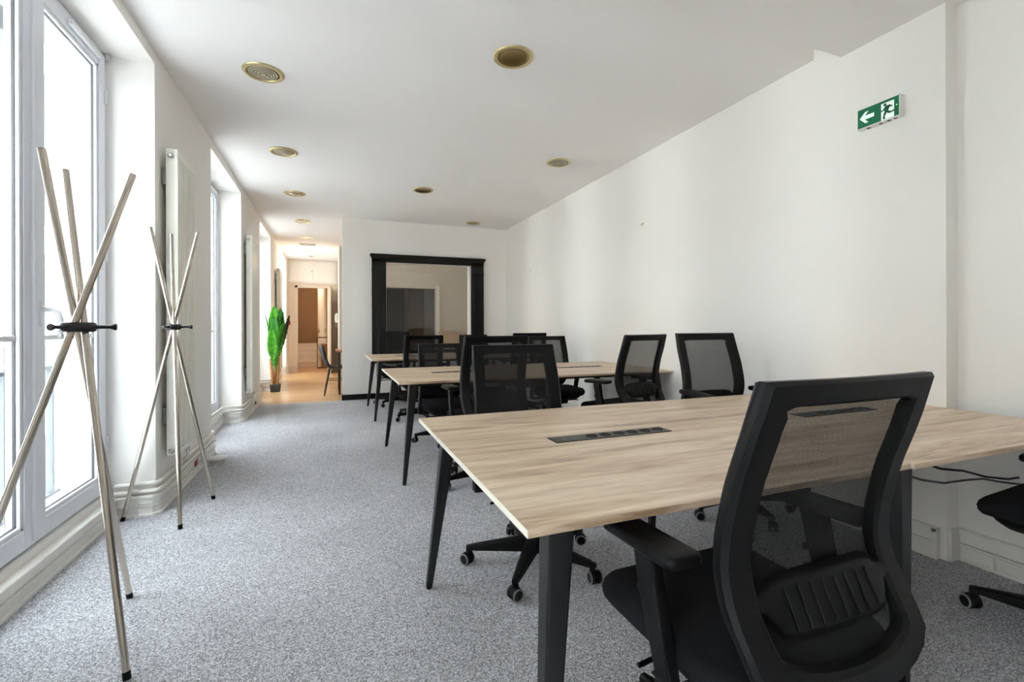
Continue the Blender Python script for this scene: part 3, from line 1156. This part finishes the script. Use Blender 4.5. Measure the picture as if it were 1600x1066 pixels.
# ---- exit sign on the pier
def exit_sign():
    t = thing('exit_sign', 'green and white emergency exit sign with arrow and running figure on the pier', 'sign', (2.755, 1.606, 2.264))
    MB().box(-0.040, 0.0, -0.104, 0.104, -0.056, 0.056).build('housing', WHITEP, t, bevel=0.003)
    fa = MB()
    fa.box(-0.0415, -0.0398, -0.099, -0.0035, -0.050, 0.050)
    fa.box(-0.0415, -0.0398, -0.0025, 0.100, -0.050, 0.050)
    fo = fa.build('face_plate', SIGNGREEN, t)
    # picture drawn in (q, z), q to the right as seen = towards -y
    XF = Matrix(((0, 1, 0, 0), (-1, 0, 0, 0), (0, 0, 1, 0), (0, 0, 0, 1)))   # (x,y,z)->(y,-x,z)

    def poly(mb, pts, d=0.0008, dx=0.0):
        mb.prism([(q, z) for q, z in pts], -0.0422 - dx - d, -0.0415 - dx, xf=XF)
    arrow = MB()
    cx = -0.053
    poly(arrow, [(cx - 0.036, 0.0), (cx - 0.008, 0.030), (cx + 0.008, 0.030), (cx - 0.010, 0.010), (cx + 0.036, 0.010),
                 (cx + 0.036, -0.010), (cx - 0.010, -0.010), (cx + 0.008, -0.030), (cx - 0.008, -0.030)])
    arrow.build('arrow', SIGNWHITE, fo)
    door = MB()
    poly(door, [(0.018, -0.050), (0.078, -0.050), (0.078, 0.036), (0.018, 0.036)])
    door.build('doorway_symbol', SIGNWHITE, fo)
    man = MB()
    D = 0.0016

    def limb(a, b, wd):
        a, b = Vector(a), Vector(b)
        wd *= 1.6
        t_ = (b - a).normalized()
        n_ = Vector((-t_.y, t_.x)) * wd / 2
        poly(man, [tuple(a + n_), tuple(a - n_), tuple(b - n_), tuple(b + n_)], dx=D)
    hd = [(0.037 + 0.0075 * math.cos(k * PI / 6), 0.0255 + 0.0075 * math.sin(k * PI / 6)) for k in range(12)]
    poly(man, hd, dx=D)
    limb((0.052, 0.016), (0.040, -0.008), 0.013)      # torso
    limb((0.056, 0.016), (0.040, 0.012), 0.005)
    limb((0.040, 0.013), (0.028, -0.002), 0.005)      # forward arm
    limb((0.028, -0.002), (0.018, -0.002), 0.004)
    limb((0.056, 0.016), (0.070, 0.006), 0.005)       # rear arm
    limb((0.042, -0.008), (0.034, -0.026), 0.007)     # front leg
    limb((0.034, -0.026), (0.030, -0.044), 0.005)
    limb((0.030, -0.043), (0.038, -0.045), 0.004)
    limb((0.044, -0.010), (0.060, -0.022), 0.007)     # rear leg
    limb((0.060, -0.022), (0.084, -0.018), 0.005)
    limb((0.084, -0.018), (0.088, -0.030), 0.006)
    man.build('running_figure', GREENB, fo)
    MB().lathe([(0.0025, 0), (0.0025, 0.001)], 10, xf=Matrix.Translation((-0.0415, -0.090, 0.004)) @ Matrix.Rotation(-PI / 2, 4, 'Y')).build('led', LEDG, fo)
    for q in (-0.06, 0.0, 0.04, 0.07):
        MB().box(-0.032, -0.012, -q - 0.012, -q + 0.004, -0.0566, -0.0560).build('vent_slot', GASKET, t)
    return t


exit_sign()
# wall hook and old screw holes on the right wall
hk = thing('wall_hook', 'tiny brass screw hook alone on the right wall', 'hook', (XW, 3.793, 2.135))
MB().lathe([(0.010, 0), (0.010, 0.004), (0.006, 0.005)], 12, xf=Matrix.Rotation(-PI / 2, 4, 'Y')).build('plate', BRASS, hk)
MB().tube([(-0.004, 0, 0), (-0.02, 0, -0.002), (-0.024, 0, -0.016), (-0.014, 0, -0.020)], 0.0035, 8).build('hook', BRASS, hk)
for (yy, zz, lab) in ((6.58, 2.008, 'upper of a pair of tiny plugged screw holes high on the right wall'),
                      (6.557, 1.976, 'lower of a pair of tiny plugged screw holes high on the right wall'),
                      (6.733, 1.875, 'single tiny screw hole lower and left of the pair on the right wall')):
    tag(MB().lathe([(0.007, 0.0), (0.006, 0.003)], 8, xf=Matrix.Translation((XW, yy, zz)) @ Matrix.Rotation(-PI / 2, 4, 'Y')).build('wall_plug', HINGE),
        lab, 'wall plug', 'old wall plugs')


# ------------------------------------------------------------------ coat stands
def coat_stand(label, rods, hub, hr, peg_angle):
    t = thing('coat_stand', label, 'coat stand', (hub[0], hub[1], 0), group='three-rod coat stands')
    o = Vector((hub[0], hub[1], 0))
    ring_c = Vector((0, 0, 1.136))
    for (foot, top) in rods:
        f = Vector((foot[0], foot[1], 0.014)) - o
        tp = Vector((top[0], top[1], top[2] if len(top) > 2 else 1.712)) - o
        d = (tp - f).normalized()
        rod = MB().tube([f, tp], 0.0112, 20).build('rod', STEEL, t)
        MB().tube([f - d * 0.013, f + d * 0.012], 0.0116, 16).build('rubber_foot', BLACKP, rod)
        MB().tube([tp - d * 0.001, tp + d * 0.002], 0.0095, 16).build('end_cap', BLACKP, rod)
    h = MB()
    h.lathe([(hr - 0.006, -0.017), (hr, -0.013), (hr, 0.013), (hr - 0.006, 0.017)], 32, xf=Matrix.Translation(ring_c))
    ho = h.build('hub', BLACKG, t)
    for k in range(3):
        a = peg_angle + k * 2 * PI / 3
        dr_ = Vector((math.cos(a), math.sin(a), 0))
        pts = [ring_c + dr_ * s for s in (hr - 0.01, hr + 0.004, hr + 0.036, hr + 0.044, hr + 0.052, hr + 0.056)]
        MB().tube(pts, [0.010, 0.0065, 0.006, 0.0095, 0.0125, 0.010], 14).build('peg', BLACKG, ho)
    return t


coat_stand('brushed steel three-rod coat stand in front of the nearest window, the larger one',
           [((-0.789, 2.403), (-0.866, 1.948)), ((-0.616, 1.852), (-0.905, 2.187)), ((-1.13, 1.935), (-0.678, 2.107, 1.697))],
           (-0.826, 2.075), 0.050, 0.2)
coat_stand('brushed steel three-rod coat stand in front of the first radiator, the smaller one',
           [((-0.726, 3.585), (-0.968, 3.261)), ((-1.135, 3.37), (-0.758, 3.360)), ((-0.791, 3.12), (-0.921, 3.462))],
           (-0.887, 3.363), 0.042, 0.25)


# ------------------------------------------------------------------ desks
TZ = 0.736
TT = 0.016


def desk(label, x0, y0, strips):
    t = thing('bench_desk', label, 'desk', (x0, y0, 0), group='oak topped bench desks in three rows')
    L = 1.2
    for k in range(2):
        dy = -0.008 if k else 0.0
        a, b = k * (L + 0.001), k * (L + 0.001) + L
        m = MB().box(a + 0.0012, b - 0.0012, dy, L + dy, TZ - TT, TZ)
        to = m.build('tabletop', OAK, t, bevel=0.001, seg=1)
        for (e0, e1) in ((a, a + 0.0012), (b - 0.0012, b)):
            MB().box(e0, e1, dy + 0.0005, L + dy - 0.0005, TZ - TT + 0.0005, TZ + 0.0001).build('edge_band', BAND, to)
    leg_spots = []
    for ex, sx in ((0, 1), (2 * L, -1)):
        for ey, sy in ((0, 1), (L, -1)):
            foot = Vector((ex + sx * 0.038, ey + sy * 0.020, 0))
            top = Vector((ex + sx * 0.115, ey + sy * 0.10, TZ - TT))
            leg_spots.append((foot, top, sx, sy))
    for ey, sy in ((0, 1), (L, -1)):
        leg_spots.append((Vector((L + 0.005, ey + sy * 0.025, 0)), Vector((L + 0.005, ey + sy * 0.045, TZ - TT)), 1, sy))
    for foot, top, sx, sy in leg_spots:
        m = MB()
        a, b = 0.0135, 0.031
        fb = foot + Vector((0, 0, 0.006))
        bot = [(fb.x - a, fb.y - a, 0.006), (fb.x + a, fb.y - a, 0.006), (fb.x + a, fb.y + a, 0.006), (fb.x - a, fb.y + a, 0.006)]
        tp = [(top.x - b, top.y - b, top.z), (top.x + b, top.y - b, top.z), (top.x + b, top.y + b, top.z), (top.x - b, top.y + b, top.z)]
        m.hexa(bot, tp)
        lo = m.build('leg', LEGM, t, bevel=0.006, seg=2)
        MB().lathe([(0.011, 0), (0.012, 0.006)], 12, xf=Matrix.Translation((foot.x, foot.y, 0))).build('foot_glide', BLACKP, lo)
    r = MB()
    for yy in (0.13, L - 0.17):
        r.box(0.09, 2 * L - 0.09, yy, yy + 0.04, TZ - TT - 0.032, TZ - TT - 0.0005)
    for xx in (0.095, L - 0.02, 2 * L - 0.135):
        r.box(xx, xx + 0.04, 0.075, L - 0.075, TZ - TT - 0.032, TZ - TT - 0.0005)
    r.build('frame_rail', LEGM, t)
    for k, on in enumerate(strips):
        if not on:
            continue
        cx = k * L + 0.602
        cy = 0.625
        m = MB().box(cx - 0.243, cx + 0.243, cy - 0.037, cy + 0.037, TZ - 0.002, TZ + 0.003)
        so = m.build('power_strip', STRIPM, t, bevel=0.001, seg=1)
        for q in range(6):
            sx_ = cx - 0.085 + q * 0.058
            s = MB()
            s.lathe([(0.022, TZ + 0.003), (0.022, TZ + 0.0045), (0.0195, TZ + 0.0048), (0.0185, TZ + 0.0032), (0.004, TZ + 0.0032)], 24,
                    xf=Matrix.Translation((sx_, cy, 0)))
            s2 = s.build('socket', BLACKH, so)
        p = MB()
        for dx, dy in ((-0.205, 0.008), (-0.205, -0.012), (-0.17, 0.008), (-0.17, -0.010)):
            p.box(cx + dx, cx + dx + 0.012, cy + dy, cy + dy + 0.005, TZ + 0.003, TZ + 0.0038)
        p.build('usb_port', GREYWHEEL, so)
    return t


desk('oak bench desk nearest the camera with black splayed legs', 0.356, 0.8355, (1, 1))
desk('oak bench desk in the middle row, between the near desk and the farthest one', 0.450, 3.369, (1, 1))
desk('oak bench desk farthest away, in front of the black window surround', 0.455, 5.785, (1, 1))

# cables hanging under the right half of the near desk
tag(MB().tube([(1.98, 1.12, 0.70), (2.044, 1.05, 0.622), (2.135, 1.05, 0.594), (2.279, 1.05, 0.57), (2.433, 1.05, 0.528), (2.596, 1.05, 0.499), (2.70, 1.06, 0.49)], 0.0045, 8).build('power_cable', CABLE),
    'upper black cable looping under the right end of the near desk', 'cable', 'cables under the near desk')
tag(MB().tube([(1.85, 1.10, 0.70), (1.87, 1.05, 0.625), (1.905, 1.05, 0.602), (2.017, 1.05, 0.567), (2.155, 1.05, 0.538), (2.30, 1.05, 0.532), (2.415, 1.052, 0.522), (2.55, 1.055, 0.492), (2.69, 1.05, 0.466)], 0.004, 8).build('power_cable', CABLEG),
    'lower grey cable looping under the right end of the near desk', 'cable', 'cables under the near desk')


# ------------------------------------------------------------------ office chairs
YZ = [(0.42, -0.235), (0.45, -0.245), (0.50, -0.246), (0.53, -0.240), (0.56, -0.222), (0.62, -0.187), (0.68, -0.170), (0.74, -0.174),
      (0.84, -0.196), (0.92, -0.224), (0.97, -0.240), (1.04, -0.262)]


def yz(z):
    # smooth the table a little
    return (interp(YZ, z - 0.015) + 2 * interp(YZ, z) + interp(YZ, z + 0.015)) / 4


def half_w(z):
    return interp([(0.42, 0.13), (0.47, 0.205), (0.53, 0.232), (0.60, 0.239), (0.72, 0.238), (0.90, 0.236), (1.04, 0.231)], z)


UP = {'seat', 'seat_shell', 'back_frame', 'back_mesh', 'lumbar_support', 'armrest', 'arm_post', 'mechanism', 'lever', 'back_bracket'}


def office_chair():
    t = thing('office_chair', 'x', 'chair', (0, 0, 0), group='black mesh-backed office chairs')
    # seat
    s = MB()

    def bow(x, y):
        f = max(0, (y - 0.12) / 0.13)
        return -0.018 * f * f - 0.012 * (abs(x) / 0.25) ** 0.5 * 0 + 0.006 * (x / 0.25) ** 2
    s.slab(0.50, 0.475, 0.085, [(0.035, 0.414), (0.012, 0.420), (0.002, 0.434), (0.0, 0.450), (0.004, 0.466), (0.016, 0.478), (0.034, 0.4815), (0.12, 0.479)],
           cy=0.015, bow=bow)
    so = s.build('seat', FABRIC, t)
    pp = MB()
    pp.slab(0.502, 0.477, 0.085, [(0.004, 0.4495), (0.0, 0.4515), (0.004, 0.4535)], cy=0.015, bow=bow)
    pp.build('piping', FABRIC, so)
    b = MB()
    b.slab(0.43, 0.42, 0.08, [(0.06, 0.372), (0.03, 0.376), (0.008, 0.398), (0.0, 0.412), (0.0, 0.4195)], cy=0.01, bow=lambda x, y: -0.018 * max(0, (y - 0.12) / 0.13) ** 2 * 1.0)
    b.build('seat_shell', BLACKP, t)
    # back frame : closed loop sweep in (x,z)
    loop = []
    zt = 1.017
    # right side going up (x>0), then top, then left side down, then yoke
    zs = [0.56 + (0.955 - 0.56) * k / 12 for k in range(13)]
    W = 0.032
    pts = []
    for z in zs:
        pts.append((half_w(z) - W, z, W, 0.0145))
    cw = half_w(1.03)
    pts.append((cw - W, 0.974, W, 0.0145))
    pts.append((cw - W + 0.003, 1.0125, 0.0375, 0.0135))
    for k in range(1, 10):
        x = lerp(cw - 0.078, -(cw - 0.078), (k - 1) / 8)
        pts.append((x, 1.0165, 0.0235, 0.013))
    pts.append((-(cw - W + 0.003), 1.0125, 0.0375, 0.015))
    pts.append((-(cw - W), 0.974, W, 0.0145))
    for z in reversed(zs):
        pts.append((-(half_w(z) - W), z, W, 0.0145))
    for k in range(1, 14):
        a = k / 14 * PI
        pts.append((-math.cos(a) * (half_w(0.56) - W) , 0.56 - 0.090 * math.sin(a) ** 0.8, lerp(W, 0.040, math.sin(a)), 0.015))
    n = len(pts)
    rings = []
    for i in range(n):
        x, z, wv, th = pts[i]
        xp, zp = pts[i - 1][0], pts[i - 1][1]
        xn, zn = pts[(i + 1) % n][0], pts[(i + 1) % n][1]
        tx, tz = xn - xp, zn - zp
        l = math.hypot(tx, tz)
        nx, nz = tz / l, -tx / l        # outward for counter-clockwise loop seen from +y... x right, z up
        ring = []
        sec = [(-1, -0.55), (-0.78, -1), (0.72, -1), (1, -0.35), (1, 0.75), (0.93, 1), (-0.93, 1), (-1, 0.75)]
        for (u, vv) in sec:
            px, pz = x + nx * wv * u, z + nz * wv * u
            bowy = -0.018 * (1 - (px / 0.25) ** 2) if pz > 0.5 else -0.018 * (1 - (px / 0.25) ** 2)
            py = yz(pz) + bowy - th + th * vv + 0.0025
            ring.append(Vector((px, py, pz)))
        rings.append(ring)
    f = MB()
    f.loft(rings, True, False, closed=True)
    fo = f.build('back_frame', BLACKP, t)
    md = fo.modifiers.new('edge', 'EDGE_SPLIT')
    md.split_angle = math.radians(38)
    # mesh panel
    mm = MB()
    nx_, nz_ = 20, 30
    vs = []
    for j in range(nz_ + 1):
        z = lerp(0.485, 1.036, j / nz_)
        hw = half_w(z) - 0.0055
        if z < 0.56:
            q = (0.56 - z) / 0.09
            hw = (half_w(0.56) - 0.02) * math.sqrt(max(0.08, 1 - min(1, q) ** 2)) 
        for i in range(nx_ + 1):
            x = lerp(-hw, hw, i / nx_)
            vs.append((x, yz(z) - 0.018 * (1 - (x / 0.25) ** 2) + 0.0032 + 0.003 * math.cos(x / 0.25 * PI / 2), z))
    fs = []
    for j in range(nz_):
        for i in range(nx_):
            a = j * (nx_ + 1) + i
            fs.append((a, a + 1, a + nx_ + 2, a + nx_ + 1))
    mm.add(vs, fs, True)
    mm.build('back_mesh', MESHM, t)
    # piping round the mesh edge
    pe = MB()
    edge = [Vector(vs[j * (nx_ + 1)]) for j in range(4, nz_ + 1)] + [Vector(vs[nz_ * (nx_ + 1) + i]) for i in range(1, nx_ + 1)] + \
           [Vector(vs[j * (nx_ + 1) + nx_]) for j in range(nz_ - 1, 3, -1)]
    pe.tube([p + Vector((0, 0.001, 0)) for p in edge], 0.0028, 6)
    pe.build('edge_piping', BLACKG, fo)
    # lumbar support behind the mesh
    lu = MB()
    rings = []
    for k in range(17):
        x = lerp(-0.19, 0.19, k / 16)
        ax = abs(x)
        zc = 0.612
        hh = interp([(0, 0.056), (0.135, 0.052), (0.150, 0.040), (0.158, 0.020), (0.19, 0.018)], ax)
        off = 0.0 if ax < 0.15 else 0.012
        ring = []
        for (dz, dy) in ((-1, 0.0), (-0.6, 0.010), (0, 0.014), (0.6, 0.010), (1, 0.0), (0.6, 0.002), (0, 0.006), (-0.6, 0.002)):
            z = zc + off + hh * dz
            ring.append(Vector((x, yz(max(0.57, z)) - 0.018 * (1 - (x / 0.25) ** 2) - 0.014 - dy, z)))
        rings.append(ring)
    lu.loft(rings, True, True)
    lo = lu.build('lumbar_support', BLACKP, t)
    rb = MB()
    for k in range(8):
        x = -0.112 + k * 0.032
        pts_ = []
        for z in (0.580, 0.600, 0.622, 0.644):
            pts_.append((x, yz(z) - 0.018 * (1 - (x / 0.25) ** 2) - 0.030 + 0.003 * abs(z - 0.612) / 0.03, z))
        rb.tube(pts_, 0.0026, 6)
    rb.build('rib', BLACKP, lo)
    # bracket from yoke to mechanism
    br = MB()
    br.box(-0.045, 0.045, -0.262, -0.244, 0.36, 0.475)
    br.box(-0.040, 0.040, -0.25, -0.05, 0.352, 0.372)
    br.build('back_bracket', BLACKP, t, bevel=0.006)
    me = MB()
    me.box(-0.085, 0.085, -0.12, 0.12, 0.318, 0.3715)
    me.build('mechanism', BLACKP, t, bevel=0.012, seg=3)
    for sx in (-1, 1):
        MB().tube([(sx * 0.07, 0.05, 0.345), (sx * 0.20, 0.06, 0.345), (sx * 0.235, 0.06, 0.340)], 0.006, 8).build('lever', BLACKP, t)
    # arms
    for sx in (-1, 1):
        a = MB()
        a.slab(0.085, 0.245, 0.020, [(0.018, 0.663), (0.006, 0.666), (0.0, 0.673), (0.0, 0.684), (0.003, 0.690), (0.008, 0.6925), (0.02, 0.693)],
               cx=sx * 0.268, cy=-0.02, bow=lambda x, y: -0.012 * max(0, y / 0.12) ** 2)
        a.build('armrest', BLACKG if False else BLACKP, t)
        p = MB()
        x0_, x1_ = sx * 0.262, sx * 0.262
        w0, w1 = 0.031, 0.024
        h = 0.0145
        pz = [(0.662, -0.006, 0.034), (0.56, -0.028, 0.031), (0.47, -0.056, 0.028), (0.41, -0.075, 0.026)]
        rings = []
        for (z, yc, hw) in pz:
            rings.append([Vector((sx * 0.262 + dx * h, yc + dy * hw, z)) for dx, dy in ((-1, -1), (1, -1), (1, 1), (-1, 1))])
        p.loft(rings, False, True)
        p.hexa([(sx * 0.262 - h, -0.10, 0.375), (sx * 0.262 + h, -0.10, 0.375), (sx * 0.262 + h, -0.045, 0.375), (sx * 0.262 - h, -0.045, 0.375)],
               [(sx * 0.262 - h, -0.101, 0.4105), (sx * 0.262 + h, -0.101, 0.4105), (sx * 0.262 + h, -0.049, 0.4105), (sx * 0.262 - h, -0.049, 0.4105)])
        xa, xb = sorted((sx * 0.248, sx * 0.07))
        p.box(xa, xb, -0.098, -0.046, 0.3555, 0.3715)
        xa, xb = sorted((sx * 0.2765, sx * 0.235))
        p.box(xa, xb, -0.098, -0.046, 0.3555, 0.384)
        po = p.build('arm_post', BLACKP, t, bevel=0.005)
        MB().box(sx * 0.262 - 0.006, sx * 0.262 + 0.006, 0.012, 0.022, 0.545, 0.562).build('height_button', BLACKP, po, bevel=0.003)
    # column and star base
    c_ = MB()
    c_.lathe([(0.030, 0.085), (0.030, 0.20), (0.0255, 0.205), (0.0255, 0.235), (0.014, 0.24), (0.014, 0.32)], 20)
    c_.build('gas_column', BLACKG, t)
    bs = MB()
    bs.lathe([(0.038, 0.066), (0.047, 0.074), (0.047, 0.126), (0.034, 0.136)], 24)
    base = bs.build('base_hub', BLACKP, t)
    for k in range(5):
        a = k * 2 * PI / 5
        ca, sa = math.cos(a), math.sin(a)

        def P(r, s, z):
            return Vector((r * ca - s * sa, r * sa + s * ca, z))
        m = MB()
        rings = []
        for (r, hw, z0, z1) in ((0.03, 0.029, 0.066, 0.128), (0.10, 0.026, 0.067, 0.121), (0.20, 0.021, 0.068, 0.107), (0.29, 0.016, 0.068, 0.093), (0.322, 0.013, 0.067, 0.087)):
            rings.append([P(r, -hw, z0), P(r, hw, z0), P(r, hw, z1 - 0.006), P(r, hw * 0.55, z1), P(r, -hw * 0.55, z1), P(r, -hw, z1 - 0.006)])
        m.loft(rings, False, True)
        m.tube([P(0.306, 0, 0.046), P(0.306, 0, 0.074)], 0.0125, 12)
        lg = m.build('base_leg', BLACKP, t)
        cs = MB()
        ax = Vector((math.cos(a + 0.9), math.sin(a + 0.9), 0))
        ctr = P(0.318, 0, 0.0275)
        for sg in (-1, 1):
            cs.tube([ctr + ax * sg * 0.007, ctr + ax * sg * 0.022, ctr + ax * sg * 0.026], [0.0272, 0.0272, 0.022], 20)
        hood = []
        fw = Vector((-ax.y, ax.x, 0))
        for q in range(9):
            b_ = lerp(-0.1, PI * 0.95, q / 8)
            c2 = ctr + fw * math.cos(b_) * 0.0 + Vector((0, 0, 0))
            hood.append([c2 + fw * math.cos(b_) * rr + Vector((0, 0, math.sin(b_) * rr)) + ax * s for rr, s in ((0.029, -0.0065), (0.029, 0.0065), (0.012, 0.0065), (0.012, -0.0065))])
        cs.loft(hood, False, True)
        cs.cur = 1
        for sg in (-1, 1):
            ring = []
            for rr, off in ((0.0262, 0.0222), (0.0262, 0.0236), (0.0225, 0.0268), (0.0205, 0.0268), (0.0205, 0.0255)):
                ring.append([ctr + ax * sg * off + (fw * math.cos(q * PI / 12) + Vector((0, 0, math.sin(q * PI / 12)))) * rr for q in range(24)])
            cs.loft(ring, True, False)
        cs.build('castor', [BLACKP, GREYWHEEL], lg)
    return t


proto = office_chair()
index_children(proto)
# (x, y, facing degrees (0 = facing +y), height shift, star rotation (deg, absolute), label)
CHAIRS = [
    (0.903, 0.850, 0, 0.0, 95, 'black mesh office chair at lower right, largest, its back turned to the camera'),
    (2.485, 0.775, 4, 0.015, 35, 'black mesh office chair cut off by the right edge, only seat and armrest showing'),
    (0.905, 2.05, 179, -0.004, 16, 'black mesh office chair facing the camera across the left half of the near desk'),
    (2.325, 2.185, 176, 0.045, 115, 'black mesh office chair facing the camera across the right half of the near desk'),
    (1.055, 3.25, -1, 0.030, 50, 'black mesh office chair, back to the camera, at the left of the middle desk'),
    (2.205, 3.235, 12, 0.028, 40, 'black mesh office chair, back to the camera, at the right of the middle desk'),
    (1.08, 4.56, 183, -0.085, 30, 'lowest-set black mesh office chair, facing the camera at the left of the middle desk'),
    (2.31, 4.60, 178, -0.02, 20, 'black mesh office chair facing the camera at the far right of the middle desk'),
    (1.035, 5.80, 0, -0.01, 60, 'black mesh office chair, back to the camera, at the left of the farthest desk'),
    (0.90, 6.975, 181, 0.02, 10, 'black mesh office chair facing the camera in front of the left black pilaster'),
    (2.40, 5.78, -2, 0.008, 0, 'black mesh office chair, back to the camera, at the right of the farthest desk'),
    (2.13, 6.96, 178, -0.04, 15, 'black mesh office chair facing the camera below the right black pilaster'),
]
for i, (x, y, rz, dz, star, lab) in enumerate(CHAIRS):
    o = proto if i == 0 else copy_tree(proto)
    o.location = (x, y, 0)
    o.rotation_euler = (0, 0, math.radians(rz))
    o['label'] = lab
    kids = CH[proto.name] if i == 0 else CH[o.name]
    for k in kids:
        nm = k.name.split('.')[0]
        if nm in UP:
            k.location.z = dz
        elif nm == 'gas_column':
            k.scale.z = 1.0
            k.location.z = max(-0.02, min(0.0, dz)) if dz < 0 else dz
        elif nm in ('base_hub', 'base_leg'):
            k.rotation_euler.z = math.radians(star - rz)
